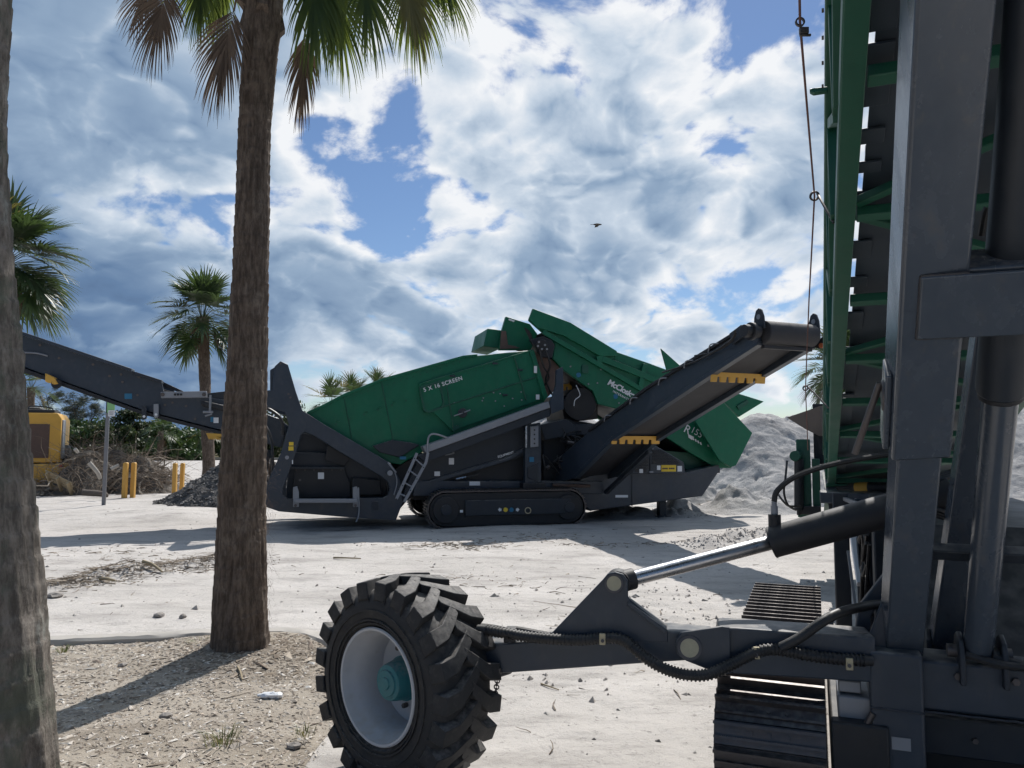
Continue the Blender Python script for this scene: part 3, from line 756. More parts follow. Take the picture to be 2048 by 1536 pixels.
def blade(vs_, fs, p0, t, up, L_, nseg, spread, droop, rnd, curl=.5, wid=.05, vee=.22):
    t = t.normalized(); side = t.cross(up)
    if side.length < 1e-3: side = V((1, 0, 0))
    side.normalize(); nrm = side.cross(t).normalized()
    # arched costa
    costa = [p0.copy()]; d = t.copy()
    for k in range(6):
        d = (d + V((0, 0, -droop * .10))).normalized(); costa.append(costa[-1] + d * L_ * .07)
    for i in range(nseg):
        u = -1 + 2 * (i + rnd.uniform(-.3, .3)) / (nseg - 1)
        c = (1 - min(1, abs(u))) ** .8 * 6; k = min(5, int(c)); o = costa[k].lerp(costa[k + 1], c - k)
        tt = (costa[k + 1] - costa[k]).normalized()
        a = u * spread
        dd = (tt * math.cos(a) + side * math.sin(a) + nrm * vee * abs(math.sin(a))).normalized()
        ln = L_ * (.62 + .38 * (1 - u * u)) * rnd.uniform(.86, 1.05) * (.80 if c > 1 else .86)
        p = o.copy(); b = len(vs_); w0 = L_ * wid
        st = 6; dr = droop * rnd.uniform(.7, 1.35)
        for q in range(st + 1):
            s = q / st
            ac = dd.cross(nrm); ac = ac.normalized() if ac.length > 1e-4 else side
            w = w0 * (.35, .85, 1.0, .85, .6, .34, .05)[q] * .5
            vs_.append(tuple(p - ac * w)); vs_.append(tuple(p + ac * w))
            if q < st:
                fs.append((b + 2 * q, b + 2 * q + 1, b + 2 * q + 3, b + 2 * q + 2))
                dd = (dd + V((rnd.uniform(-.03, .03), rnd.uniform(-.03, .03), -dr * curl * s * s))).normalized()
                p = p + dd * ln / st
def stalk(vs_, fs, pts, r):
    pts = spline(pts, 4); b = len(vs_)
    for i, p in enumerate(pts):
        a = (pts[min(i + 1, len(pts) - 1)] - pts[max(i - 1, 0)]).normalized(); x = a.cross(V((0.1, 0.2, 1))).normalized(); y = a.cross(x)
        for k in range(4):
            q = k * math.pi / 2; rr = r * (1.5 - .8 * i / len(pts)); vs_.append(tuple(p + (x * math.cos(q) + y * math.sin(q) * .6) * rr))
    for i in range(len(pts) - 1):
        for k in range(4): fs.append((b + i * 4 + k, b + i * 4 + (k + 1) % 4, b + i * 4 + 4 + (k + 1) % 4, b + i * 4 + 4 + k))
def frond(parent, root, bpt, tdir, L_, mat, seed, nseg=40, spread=R(100), droop=.5, curl=.55, wid=.05, vee=.22, pr=.012, up=V((0, 0, 1))):
    rnd = random.Random(seed); vs_, fs = [], []
    mid = (root + bpt) / 2 + V((0, 0, .12 * (bpt - root).length)); stalk(vs_, fs, [root, mid, bpt], pr)
    blade(vs_, fs, bpt, tdir, up, L_, nseg, spread, droop, rnd, curl, wid, vee)
    return raw('frond', np.array(vs_), np.array(fs), mat, parent, loc=tuple(root))
def crown(parent, top, n, pet, L_, seed, mats, nseg=30, emin=-45, dead=4):
    rnd = random.Random(seed)
    for i in range(n):
        s = i / max(1, n - 1)
        el = R(emin + (85 - emin) * s ** .85) + rnd.uniform(-.12, .12); az = i * 2.39996 + rnd.uniform(-.3, .3)
        h = V((math.cos(az), math.sin(az), 0))
        d0 = (h * math.cos(el) + V((0, 0, math.sin(el)))).normalized()
        pl = pet * rnd.uniform(.8, 1.15) * (1 - .25 * s)
        bp = top + d0 * pl + V((0, 0, -.10 * pl * (1 - s)))
        td = (d0 + V((0, 0, -.35))).normalized()
        frond(parent, top + h * .06 + V((0, 0, -.25 * (1 - s))), bp, td, L_ * rnd.uniform(.85, 1.1), mats[0] if rnd.random() < .93 else mats[1], seed * 100 + i, nseg, R(rnd.uniform(85, 115)), rnd.uniform(.35, .7), wid=.064, pr=.012 * pet)
    for i in range(dead):
        az = rnd.uniform(0, 6.28); h = V((math.cos(az), math.sin(az), 0))
        bp = top + h * pet * .55 + V((0, 0, -.45 * pet)); frond(parent, top + V((0, 0, -.3)), bp, h * .35 + V((0, 0, -1)), L_ * .8, DEADF, seed * 100 + 70 + i, nseg - 8, R(38), .6, pr=.012 * pet)

def dead_blade(parent, px, py, Y, dirv, L_, spread, root, seed, mat=DEADF, nseg=60, droop=.95, curl=.6, wid=.019):
    frond(parent, root, at(px, py, Y), V(dirv), L_ * 1.06, mat, seed, nseg, R(spread * 1.15), droop, curl, wid, vee=.1, up=V((.2, -1, .3)))

# front palm
b0 = gnd(480, 1314)
fp = empty('palm_tree', (b0.x, b0.y, 0.03))
def fpc(px, py): return at(px, py, b0.y)
prof = [(V((b0.x, b0.y, -.1)), .225), (V((b0.x, b0.y, .06)), .212), (fpc(480, 1260), .200), (fpc(482, 1150), .180), (fpc(485, 1000), .166), (fpc(494, 760), .148),
        (fpc(503, 527), .130), (fpc(508, 330), .121), (fpc(511, 246), .119), (fpc(520, 120), .128), (fpc(525, 60), .142), (fpc(528, -40), .146), (fpc(530, -120), .12)]
trunk('trunk', prof, BARK, fp, na=96, dz=.012, amp=.014, seed=3)
ftop = fpc(530, -105)
def boots():
    rnd = random.Random(4)
    for i in range(14):
        z = at(0, 80 - i * 12, b0.y).z; a = i * 2.4 + .3; r = .135
        c = V((ftop.x - .02, ftop.y, z)); h = V((math.cos(a), math.sin(a), 0)); s = V((-h.y, h.x, 0))
        p0 = c + h * r * .7; p1 = c + h * (r + .05) + V((0, 0, .10)); p2 = c + h * (r + .03) + V((0, 0, .2))
        m = MB(); w0, w1, w2 = .055, .04, .028
        m.add([p0 - s * w0, p0 + s * w0, p1 - s * w1, p1 + s * w1, p2 - s * w2, p2 + s * w2, p0 - s * w0 - h * .03, p0 + s * w0 - h * .03, p2 - s * w2 - h * .03, p2 + s * w2 - h * .03],
              [(0, 1, 3, 2), (2, 3, 5, 4), (4, 5, 9, 8), (0, 2, 4, 8, 6), (1, 7, 9, 5, 3), (0, 6, 7, 1)])
        m.build('leaf_boot', BARK, fp)
boots()
Y0 = b0.y
dead_blade(fp, 335, -25, Y0 - .1, (-.22, -.1, -1), .64, 42, ftop, 1)
dead_blade(fp, 468, 22, Y0 - .2, (-.22, -.12, -1), .74, 34, ftop + V((-.1, -.1, -.1)), 2)
dead_blade(fp, 612, 72, Y0 + .15, (-.10, .05, -1), .66, 24, ftop + V((.1, .1, -.15)), 3)
dead_blade(fp, 300, -50, Y0 + .4, (-.5, .2, -1), .5, 50, ftop, 4)
dead_blade(fp, 625, -75, Y0 - .3, (.12, -.2, -1), .86, 30, ftop, 5, FROND)
dead_blade(fp, 655, -70, Y0 + .1, (.3, .1, -1), .85, 44, ftop, 6, FROND)
dead_blade(fp, 720, -85, Y0 - .1, (.25, -.1, -1), .80, 42, ftop, 7, FROND)
dead_blade(fp, 810, -95, Y0 + .2, (.20, .1, -1), .86, 44, ftop, 8, FROND)
dead_blade(fp, 800, -60, Y0 - .15, (.45, 0, -1), .66, 26, ftop, 9, FRONDY)
dead_blade(fp, 405, -70, Y0 + .2, (-.1, .1, -1), .60, 44, ftop, 10, FROND)
dead_blade(fp, 450, -65, Y0 + .4, (-.25, .1, -1), .62, 36, ftop, 11, FROND)
dead_blade(fp, 850, -110, Y0 + .1, (.7, .1, -.9), .70, 40, ftop, 12, FROND)
dead_blade(fp, 660, -20, Y0 - .25, (.12, -.1, -1), .52, 22, ftop, 14, FROND)
crown(fp, ftop + V((0, 0, .3)), 18, .8, .9, 21, (FROND, FRONDY), nseg=40, emin=0, dead=0)
def fibres():
    rs = np.random.default_rng(3); vs_, fs = [], []
    for i in range(260):
        z = rs.uniform(.25, 1.5); a = rs.uniform(-.9, .7); rr = float(np.interp(z, [0, .4, 1.1, 2], [.21, .195, .168, .15]))
        cx = float(np.interp(z, [0, 2.9], [b0.x, fpc(503, 527).x]))
        p = np.array([cx + math.cos(a) * rr, b0.y + math.sin(a) * rr - .0, z]); d = np.array([math.cos(a) * .5, math.sin(a) * .5, rs.uniform(-1.2, .6)]); d /= np.linalg.norm(d)
        i0 = len(vs_); ln = rs.uniform(.04, .14)
        for k in range(5):
            w = .0011 * (1 - .15 * k); s = np.cross(d, (0, .3, 1)); s /= np.linalg.norm(s) + 1e-6
            vs_ += [p - s * w, p + s * w]
            if k < 4: fs.append((i0 + 2 * k, i0 + 2 * k + 1, i0 + 2 * k + 3, i0 + 2 * k + 2))
            p = p + d * ln / 4; d = d + rs.normal(0, .25, 3) + np.array([0, 0, -.12]); d /= np.linalg.norm(d)
    raw('bark_fibre', np.array(vs_), np.array(fs), DEADF, fp, loc=(b0.x, b0.y, 1.0))['kind'] = 'stuff'
fibres()
tag(fp, 'tall palm in front with brown hanging dead fronds beside the tyre', 'palm tree')

# near palm at the frame edge
lp = empty('palm_tree', (at(-30, 1536, 3.2).x, 3.2, .03))
def lpc(px, py): return at(px, py, 3.2)
prof = [(V((lp.location.x, 3.2, -.1)), .31), (V((lp.location.x, 3.2, .1)), .29), (lpc(-35, 1536), .270), (lpc(-42, 1300), .252), (lpc(-56, 1085), .236), (lpc(-70, 902), .222), (lpc(-78, 731), .212),
        (lpc(-92, 560), .206), (lpc(-104, 340), .20), (lpc(-86, 0), .194), (lpc(-70, -600), .19), (lpc(-60, -1500), .18)]
trunk('trunk', prof, BARK2, lp, na=128, dz=.012, amp=.016, seed=9, scars=.11)
crown(lp, lpc(-40, -1500) + V((0, 0, .1)), 16, .9, 1.0, 31, (FROND, FRONDY), nseg=26, dead=2)
tag(lp, 'lichen-covered grey palm trunk close up at the frame edge', 'palm tree')

def sabal(px_base, px_top, py_top, Y, r, L_, pet, n, seed, label, nseg=26, dead=3, group=None, zb=None):
    x0 = (px_base - 1024) / FPX * Y; top = at(px_top, py_top, Y)
    e = empty('palm_tree', (x0, Y, gz(x0, Y) if zb is None else zb))
    trunk('trunk', [(V((x0, Y, -.2)), r * 1.25), (V((x0, Y, .6)), r * 1.05), (V((x0, Y, 0)).lerp(top, .55), r * .9), (V((x0, Y, 0)).lerp(top, .9), r), (top, r * 1.1)], BARK, e, na=20, dz=.08, amp=.02, seed=seed)
    crown(e, top, n, pet, L_, seed, (FRONDF, FRONDY if seed % 2 else FRONDF), nseg, -50, dead)
    return tag(e, label, 'palm tree', group)
sabal(421, 405, 635, 29.5, .22, 1.25, .95, 40, 41, 'fan palm with full crown behind the sloping tail conveyor', dead=5)
sabal(-8, 10, 525, 24.5, .22, 1.55, 1.2, 64, 43, 'fan palm with bright crown behind the near palm trunk', dead=2)
sabal(1672, 1676, 735, 30, .19, 1.15, .9, 34, 45, 'fan palm peeking out beside the green elevated conveyor', dead=2)
sabal(660, 660, 812, 40, .18, 1.1, .8, 16, 47, 'small palm top just above the sloping green screen', nseg=20, dead=1)
sabal(704, 704, 800, 44, .18, 1.1, .8, 16, 49, 'palm top behind the middle of the green screen', nseg=20, dead=1)
sabal(757, 757, 786, 44, .18, 1.0, .8, 16, 51, 'palm top nearest the screen lettering', nseg=20, dead=1)
sabal(65, 62, 775, 48, .2, 1.2, 1.0, 18, 53, 'distant palm over the yellow loader', nseg=20, dead=1)
sabal(322, 322, 862, 60, .22, 1.3, 1.0, 18, 55, 'far palm in front of the wood between sign and posts', nseg=18, dead=3)
sabal(412, 412, 868, 66, .2, 1.2, .9, 16, 57, 'far palm in the wood close to the fan palm trunk', nseg=18, dead=2)

# ------------------------------------------------------------------ wood behind the lot
TREEL = [leaf_mat('tree_leaves_olive', (.03, .05, .018), (.075, .10, .035), rough=.5, trans=.25), leaf_mat('tree_leaves_green', (.03, .065, .02), (.08, .13, .035), rough=.45, trans=.25),
         leaf_mat('pine_needles_grey', (.05, .065, .05), (.10, .12, .095), rough=.6, trans=.25)]
TBARK = paint('tree_bark', (.12, .10, .085), rough=.95, var=.3, dust=0, bump=.05, bscale=20)
def leafy(px, py_top, Y, wpx, kind, seed, label, group='trees of the wood behind the lot', trunk_share=.3, n=2200, name='tree'):
    rs = np.random.default_rng(seed); top = at(px, py_top, Y); w = wpx / FPX * Y; x0 = top.x; H = top.z
    e = empty(name, (x0, Y, 0)); m = MB()
    m.tube([V((x0, Y, -.1)), V((x0 + .05 * H * rs.normal(), Y, H * .35)), V((x0, Y, H * .9))], [.06 * H ** .5, .015], 7)
    cen = []
    k = 22 if kind != 2 else 34
    for i in range(k):
        a = rs.uniform(0, 6.28); zc = H * (trunk_share + (1 - trunk_share) * rs.random() ** .8)
        env = math.sqrt(max(.05, 1 - ((zc / H - (.55 + .3 * trunk_share)) / .55) ** 2)); r = w / 2 * env * math.sqrt(rs.random())
        c = V((x0 + math.cos(a) * r, Y + math.sin(a) * r, zc * .97)); cen.append(c)
        m.tube([V((x0, Y, zc * .7)), (V((x0, Y, zc * .85)) + c) / 2, c], [.025, .008], 5)
    m.build('trunk', TBARK, e)
    per = n // k; vs_ = []
    for c in cen:
        cr = w * (.20 if kind != 2 else .13) * rs.uniform(.6, 1.3)
        q = rs.normal(0, 1, (per, 3)); q /= np.linalg.norm(q, axis=1)[:, None]; q *= (rs.random(per) ** .45)[:, None] * cr
        q[:, 2] *= .7; q += np.array(c)
        if kind == 2:
            d = rs.normal(0, 1, (per, 3)); d[:, 2] = np.abs(d[:, 2]) * .5 - .2; ln = .16 * w * .4; wd = .010 * w
        else:
            d = rs.normal(0, 1, (per, 3)); ln = .12 * w ** .5; wd = ln * .6
        d /= np.linalg.norm(d, axis=1)[:, None]; s = np.cross(d, rs.normal(0, 1, (per, 3))); s /= np.linalg.norm(s, axis=1)[:, None]
        vs_.append(np.stack([q - s * wd * .4, q + s * wd * .4, q + d * ln + s * wd * .5, q + d * ln - s * wd * .5], 1))
    vs_ = np.concatenate(vs_).reshape(-1, 3); f = np.arange(len(vs_)).reshape(-1, 4)
    raw('crown', vs_, f, TREEL[kind], e, loc=(x0, Y, H * .6))
    return tag(e, label, 'shrub' if name == 'shrub' else 'tree', group)
leafy(152, 782, 82, 90, 2, 1, 'feathery grey-green pine with twin tops above the brush heap', n=3600)
leafy(183, 800, 84, 60, 2, 2, 'lower feathery pine beside the twin-topped pine', n=2400)
leafy(92, 770, 80, 60, 2, 3, 'tall feathery pine behind the yellow loader', n=2600)
leafy(262, 822, 72, 60, 0, 4, 'rounded oak with a pale crown under the conveyor hooks', n=2600)
k = 0
spec = [(135, 852, 70, 1), (172, 846, 66, 1), (205, 858, 72, 0), (232, 850, 68, 0), (285, 842, 64, 0), (318, 850, 72, 0), (352, 852, 66, 1), (382, 866, 70, 0), (60, 850, 60, 1), (100, 858, 66, 0), (436, 872, 74, 0), (460, 866, 62, 1), (575, 806, 64, 0), (545, 850, 74, 0)]
where = ['beside the yellow loader roof', 'right behind the brush heap', 'left of the sign post', 'just right of the sign post', 'under the hooks of the conveyor', 'below the middle of the conveyor', 'behind the second pair of posts', 'left of the fan palm trunk',
         'hidden behind the loader', 'over the loader counterweight', 'right of the fan palm trunk', 'behind the front palm trunk', 'behind the grey tower of the screening machine', 'between front palm and grey tower']
for (px, py, wpx, kd), wh in zip(spec, where):
    leafy(px, py, 66 + (k * 5) % 13, wpx * 1.5, kd, 20 + k, 'dark green bushy tree ' + wh, trunk_share=.10, n=3000); k += 1
for i, (px, py) in enumerate(((245, 893), (300, 900), (345, 898), (390, 902), (180, 895), (365, 905))):
    leafy(px, py, 61, 46, i % 2, 60 + i, 'low shrub at the wood edge ' + ['right of the sign post', 'left of the far palm', 'right of the far palm', 'behind the fan palm foot', 'behind the brush heap', 'in front of the second pair of posts'][i], 'shrubs at the wood edge', trunk_share=.02, n=900, name='shrub')
# ------------------------------------------------------------------ left background
def bollard(px, base, top, w, label):
    p = gnd(px, base); Y = p.y; ww = w * .78 / FPX * Y; h = at(px, top, Y).z
    m = MB(); s = ww / 2
    lean = random.Random(px).uniform(-.02, .02)
    m.prism([V((p.x - s, Y, -.1)), V((p.x + s, Y, -.1)), V((p.x + s + lean, Y, h - .02)), V((p.x + s * .5 + lean, Y, h)), V((p.x - s * .5 + lean, Y, h)), V((p.x - s + lean, Y, h - .02))], V((0, ww, 0)))
    o = m.build('bollard', YELLOW2, bevel=.012, origin=(p.x, Y, 0))
    tag(o, label, 'bollard', 'yellow wooden posts at the lot edge')
bollard(246, 998, 925, 11, 'yellow post nearest the sign post')
bollard(263, 997, 925, 10.5, 'yellow post touching the brush heap, second from the sign')
bollard(347, 992, 926, 10, 'yellow post third from the sign, before the open lot')
bollard(361, 990, 926, 9.5, 'yellow post nearest the dark chip heap')
def sign():
    p = gnd(207, 1011); Y = p.y; e = empty('sign_post', (p.x, Y, gz(p.x, Y)))
    top = at(217, 800, Y); m = MB(); m.beam(V((p.x, Y, -.3)), top, .085, .05, up=(0, 1, 0)); m.build('post', STEELPOST, e, bevel=.006)
    m = MB(); c = at(222, 812, Y - .06); m.box(c, (.19, .008, .33)); m.build('green_plate', GREENSIGN, e)
    m = MB(); c = at(214.6, 811, Y - .02); m.box(c, (.05, .015, .37)); m.build('back_plate', BLACK, e)
    m = MB(); c = at(223, 825, Y - .075); m.box(c + V((0, 0, -.02)), (.16, .006, .15)); w = m.build('white_plate', WLAB, e)
    for k in range(4):
        m = MB(); m.box(c + V((-.01 * (k % 2), -.006, .02 - .025 * k)), (.1, .003, .006)); m.build('printed_line', GREY2, w)
    tag(e, 'tall thin steel sign post with small green and white plates', 'sign')
sign()
def brush():
    c = gnd(205, 985); Y = c.y
    e = empty('brush_pile', (c.x, Y, 0))
    lumps = [(at(178, 895, Y + .7), 1.1), (at(185, 905, Y), 1.1), (at(235, 908, Y + .6), 1.1), (at(280, 915, Y + .3), 1.0), (at(105, 962, Y - .2), .9), (at(215, 892, Y + 1.2), 1.1), (at(305, 938, Y + .1), .9)]
    def hf(x, y):
        h = np.full(x.shape, -.3)
        for p, r in lumps:
            d = np.sqrt((x - p.x) ** 2 + (y - p.y) ** 2); h = np.maximum(h, p.z * (1 - (d / (r * 1.25)) ** 1.6) - .1)
        return h + .35 * fbm(x * 2, y * 2, 5, 4)
    n = 90; xs = np.linspace(c.x - 3, c.x + 2.4, n); ys = np.linspace(Y - 1.8, Y + 2.6, n); X, Y_ = np.meshgrid(xs, ys); Z = hf(X, Y_)
    i = np.arange(n * n).reshape(n, n); f = np.stack([i[:-1, :-1].ravel(), i[:-1, 1:].ravel(), i[1:, 1:].ravel(), i[1:, :-1].ravel()], 1)
    zz = Z.ravel(); f = f[(zz[f] > -.12).any(axis=1)]
    raw('filler_core', np.stack([X.ravel(), Y_.ravel(), zz], 1), f, paint('dark_filler', (.10, .085, .07), rough=.95, var=.6, scale=5, dust=.2, bump=.1, bscale=14), e, smooth=False, loc=(c.x, Y, 0))  # solid core added inside the branches to stop light passing through
    rs = np.random.default_rng(8)
    def tangle(n, ln, r, name, mat, lift):
        vs_, fs = [], []
        for _ in range(n):
            x = rs.uniform(c.x - 2.6, c.x + 2.1); y = rs.uniform(Y - 1.5, Y + 2); z = float(hf(np.array([x]), np.array([y]))[0])
            if z < .05: continue
            z = z * rs.uniform(.6, 1.08) + .03
            a = rs.uniform(0, 6.28); el = rs.normal(lift, .5); p = np.array([x, y, z]); b = len(vs_); L_ = ln * rs.lognormal(0, .5); rr = r * rs.uniform(.4, 1.6)
            for k in range(5):
                d = np.array([math.cos(a) * math.cos(el), math.sin(a) * math.cos(el), math.sin(el)]); s = np.cross(d, (.1, .3, 1)); s /= np.linalg.norm(s); u = np.cross(s, d)
                q = rr * (1 - .17 * k)
                for t in (0, 2.09, 4.19): vs_.append(p + (s * math.cos(t) + u * math.sin(t)) * q)
                if k < 4:
                    for t in range(3): fs.append((b + k * 3 + t, b + k * 3 + (t + 1) % 3, b + k * 3 + 3 + (t + 1) % 3, b + k * 3 + 3 + t))
                p = p + d * L_ / 4; p[2] = max(p[2], .03); a += rs.normal(0, .35); el += rs.normal(-.18, .25)
        o = raw(name, np.array(vs_), np.array(fs), mat, e, loc=(c.x, Y, 0)); o['kind'] = 'stuff'
    tangle(5200, .6, .007, 'twig_tangle', bits_mat('brush_twigs', [(.10, .075, .055), (.20, .155, .115), (.30, .24, .18), (.14, .10, .075)]), .25)
    tangle(160, .9, .035, 'branch_tangle', bits_mat('brush_branches', [(.16, .13, .10), (.30, .26, .21), (.09, .075, .06)]), .1)
    tag(e, 'tangled heap of cut branches over a filler core behind the sign post', 'brush pile')
brush()
def crate_frame(px, py, tilt, label):
    p = gnd(px, py); p = p + V((.25, -1.5, 0)); e = empty('broken_pallet', (p.x, p.y, 0))
    q = Matrix.Rotation(R(tilt), 3, 'Y') @ Matrix.Rotation(R(-38), 3, 'X')
    ax = q @ V((1, 0, 0)); ay = q @ V((0, 1, 0)); az = q @ V((0, 0, 1)); c = p + V((0, 0, .30))
    for k in range(3):
        m = MB(); m.box(c + ax * (-.33 + .33 * k), (.05, .85, .09), ax, ay, az); m.build('bearer', WOOD, e, bevel=.004)
    for k in range(6):
        if k == 4: continue
        m = MB(); m.box(c + az * .056 + ay * (-.38 + .152 * k), (.85 - .1 * (k == 2), .10, .018), ax, ay, az); m.build('plank', WOOD, e)
    tag(e, label, 'pallet')
crate_frame(160, 985, 25, 'broken wooden pallet tipped up against the brush heap')
def log(pix, Y, r, mat, label, name='log'):
    m = MB(); m.tube([at(a, b_, Y + k * .1) for k, (a, b_) in enumerate(pix)], [r, r * .8], 10); return tag(m.build(name, mat), label, 'log')
WHITEWOOD = paint('bleached_wood', (.36, .33, .29), rough=.85, var=.3, scale=8, dust=.1, bump=.04)
log([(150, 898), (156, 905)], 20.9, .05, WHITEWOOD, 'short pale cut log on top of the brush heap')
log([(178, 925), (195, 945), (200, 957)], 20.6, .06, WHITEWOOD, 'bleached crooked log sticking out of the brush heap')
log([(222, 938), (238, 930)], 20.7, .05, WHITEWOOD, 'pale log beside the yellow post in the brush heap')
log([(165, 985), (205, 988), (212, 992)], 21.3, .09, TBARK, 'dark log lying at the foot of the brush heap')
def old_boot_boulder():
    rock('boulder', 335, 975, .2, STONEM, 'grey boulder behind the third yellow post', on=ground_h, squash=.8)['category'] = 'boulder'
old_boot_boulder()

def loader():
    Y = 23.5; p = at(60, 960, Y); x1 = at(118, 880, Y).x; e = empty('wheel_loader', (x1, Y, 0))
    def q(px, py, dy=0): r_ = at(px, py, Y); return V((r_.x, Y + dy, r_.z))
    x0 = x1 - 2.5
    zt = at(0, 826, Y).z; zm = at(0, 925, Y).z; zl = at(0, 952, Y).z
    m = MB(); m.prism([V((x0, Y, zm)), V((x1 + .04, Y, zm)), V((x1 + .05, Y, zt - .18)), V((x1 - .06, Y, zt)), V((x0 + .06, Y, zt)), V((x0, Y, zt - .18))], V((0, 2.6, 0))); body = m.build('hood', YELLOW, e, bevel=.025)
    m = MB(); m.box((x1 - 1.03, Y - .012, (zm + zt) / 2 - .1), (1.55, .03, (zt - zm) * .68)); gr = m.build('radiator_grille', REDBROWN, e, bevel=.01)
    for k in range(9):
        m = MB(); m.box((x1 - 1.03, Y - .036, zm + .22 + k * .115), (1.5, .02, .02)); m.build('grille_bar', REDBROWN, gr)
    m = MB(); m.box(((x0 + x1) / 2 + .1, Y + .95, zl + .12), (2.95, 2.2, (zm - zl) + .1)); m.build('counterweight', YELLOW, e, bevel=.05)
    m = MB(); m.box(((x0 + x1) / 2 + .05, Y - .165, zl + .2), (1.1, .02, .22)); m.build('tool_door', YELLOW, e, bevel=.01)
    m = MB(); m.prism([V((x0 + .3, Y - .05, zl)), V((x1 - .1, Y - .05, zl)), V((x1 - .7, Y - .05, zl - .45)), V((x0 + .5, Y - .05, zl - .45))], V((0, 1.6, 0))); m.build('rear_hitch', YELLOW, e, bevel=.03)
    m = MB(); m.box(((x0 + x1) / 2, Y + .9, zt + .05), (2.2, 1.7, .10)); m.build('roof_deck', BLACK, e, bevel=.02)
    for s in (-.7, 0, .7):
        m = MB(); m.tube([V(((x0 + x1) / 2 + s - .3, Y + .2, zt + .09)), V(((x0 + x1) / 2 + s - .25, Y + .2, zt + .20)), V(((x0 + x1) / 2 + s + .25, Y + .2, zt + .17)), V(((x0 + x1) / 2 + s + .35, Y + .2, zt + .07))], .02, 6); m.build('grab_rail', GREY2, e)
    m = MB(); m.box((x1 + .06, Y + .5, (zm + zt) / 2 - .05), (.06, .7, zt - zm - .3)); m.build('exhaust_panel', GALV, e, bevel=.02)
    m = MB(); m.box((x1 + .1, Y - .14, zm - .1), (.14, .03, .1)); m.build('tail_light', paint('red_lens', (.4, .03, .02), rough=.3, dust=.1, bump=0), e, bevel=.01)
    for sx in (-1.15, 1.15):
        m = MB(); cx = (x0 + x1) / 2 + sx; m.cyl(V((cx - .3, Y + 1.4, .72)), V((cx + .3, Y + 1.4, .72)), .72, n=36); w = m.build('tyre', RUBBER, e, bevel=.08)
        m = MB(); m.cyl(V((cx - .32, Y + 1.4, .72)), V((cx + .32, Y + 1.4, .72)), .36, n=28); m.build('rim', YELLOW, w)
    m = MB(); m.box(((x0 + x1) / 2 - .3, Y + 3.6, 1.75), (1.5, 1.5, 1.9)); m.build('cab', BLACK, e, bevel=.08)
    e.rotation_euler = (0, 0, R(25))
    tag(e, 'yellow wheel loader seen from behind at the brush heap', 'loader')
loader()
def bird():
    c = at(1194, 449, 42); e = empty('bird', tuple(c)); s = .030
    m = MB(); vs_ = []; fs = []; n = 10; prof = [(-9, .25), (-7, .5), (-4, 1.5), (-1, 2.2), (2, 2.2), (4.5, 1.6), (6, 1.35), (7.2, 1.2), (8.2, .6), (9.2, .15)]
    for x, r in prof:
        for i in range(n):
            t = 2 * math.pi * i / n; vs_.append(c + V((x, math.cos(t) * r, math.sin(t) * r)) * s)
    fs = [(k * n + i, k * n + (i + 1) % n, (k + 1) * n + (i + 1) % n, (k + 1) * n + i) for k in range(len(prof) - 1) for i in range(n)] + [tuple(range(n)), tuple(range((len(prof) - 1) * n, len(prof) * n))]
    m.add(vs_, fs); m.build('body', FEATHER, e)
    for sd in (-1, 1):
        m = MB(); m.prism([c + V((a, sd * b_ * 1.0, -.32 * b_ + .6)) * s for a, b_ in ((3.5, 1.5), (4, 5), (1.5, 9), (-3.5, 10.5), (-3, 6), (-2.5, 1.5))], V((0, 0, .35 * s))); m.build('wing', FEATHER, e)
    m = MB(); m.prism([c + V(p) * s for p in ((-7, -.6, 0), (-7, .6, 0), (-12, 1.4, -.2), (-12, -1.4, -.2))], V((0, 0, .25 * s))); m.build('tail', FEATHER, e)
    tag(e, 'small dark bird flying in front of the clouds', 'bird')
bird()
# ------------------------------------------------------------------ the screening machine
YA = R(15); OA = V((0, 14.36, 0)); UA = V((math.cos(YA), math.sin(YA), 0)); NA = V((-math.sin(YA), math.cos(YA), 0)); ZA = V((0, 0, 1))
def A(px, py, d=0.0):
    r = ray(px, py); o = OA + NA * d
    return EYE + r * ((o - EYE).dot(NA) / r.dot(NA))
def AP(pix, d): return [A(x, y, d) for x, y in pix]
sm_ = empty('screening_machine', (OA.x, OA.y + 1.3, 0))
def Aplate(name, pix, d0, d1, mat, bevel=.01, parent=None, holes=()):
    m = MB(); m.prism(AP(pix, d0), NA * (d1 - d0), [AP(h, d0) for h in holes]); return m.build(name, mat, parent or sm_, bevel=bevel)
def Atube(name, pts, r, mat, parent=None, n=8, smooth=True):
    m = MB(); m.tube([A(*p) for p in pts], r, n, smooth); return m.build(name, mat, parent or sm_)
def Abox(name, px0, py0, px1, py1, d0, d1, mat, bevel=.008, parent=None):
    return Aplate(name, [(px0, py0), (px1, py0), (px1, py1), (px0, py1)], d0, d1, mat, bevel, parent)
# --- tower frame at the tail end, near and far side
TOWER = [(549, 733), (561, 722), (576, 729), (592, 784), (605, 821), (649, 849), (779, 925), (800, 960), (806, 1004), (792, 1041), (688, 1034), (558, 1023), (526, 1012), (530, 975), (562, 905), (578, 850), (570, 824), (525, 812), (522, 782), (544, 780)]
TOPEN = [(610, 864), (626, 870), (675, 901), (763, 953), (776, 964), (780, 978), (776, 990), (766, 996), (576, 998), (566, 990), (566, 978), (578, 945), (594, 899), (602, 870)]
tw = Aplate('tower_frame', TOWER, .28, .36, GREY, .012, holes=[TOPEN])
def shift(pix, d0, d1):                                        # the same outline moved to a deeper plane of the machine
    v = NA * (d1 - d0); return [A(x, y, d0) + v for x, y in pix]
m = MB(); m.prism(shift(TOWER, .28, 2.5), NA * .08, [shift(TOPEN, .28, 2.5)]); m.build('tower_frame', GREY, sm_, bevel=.012)
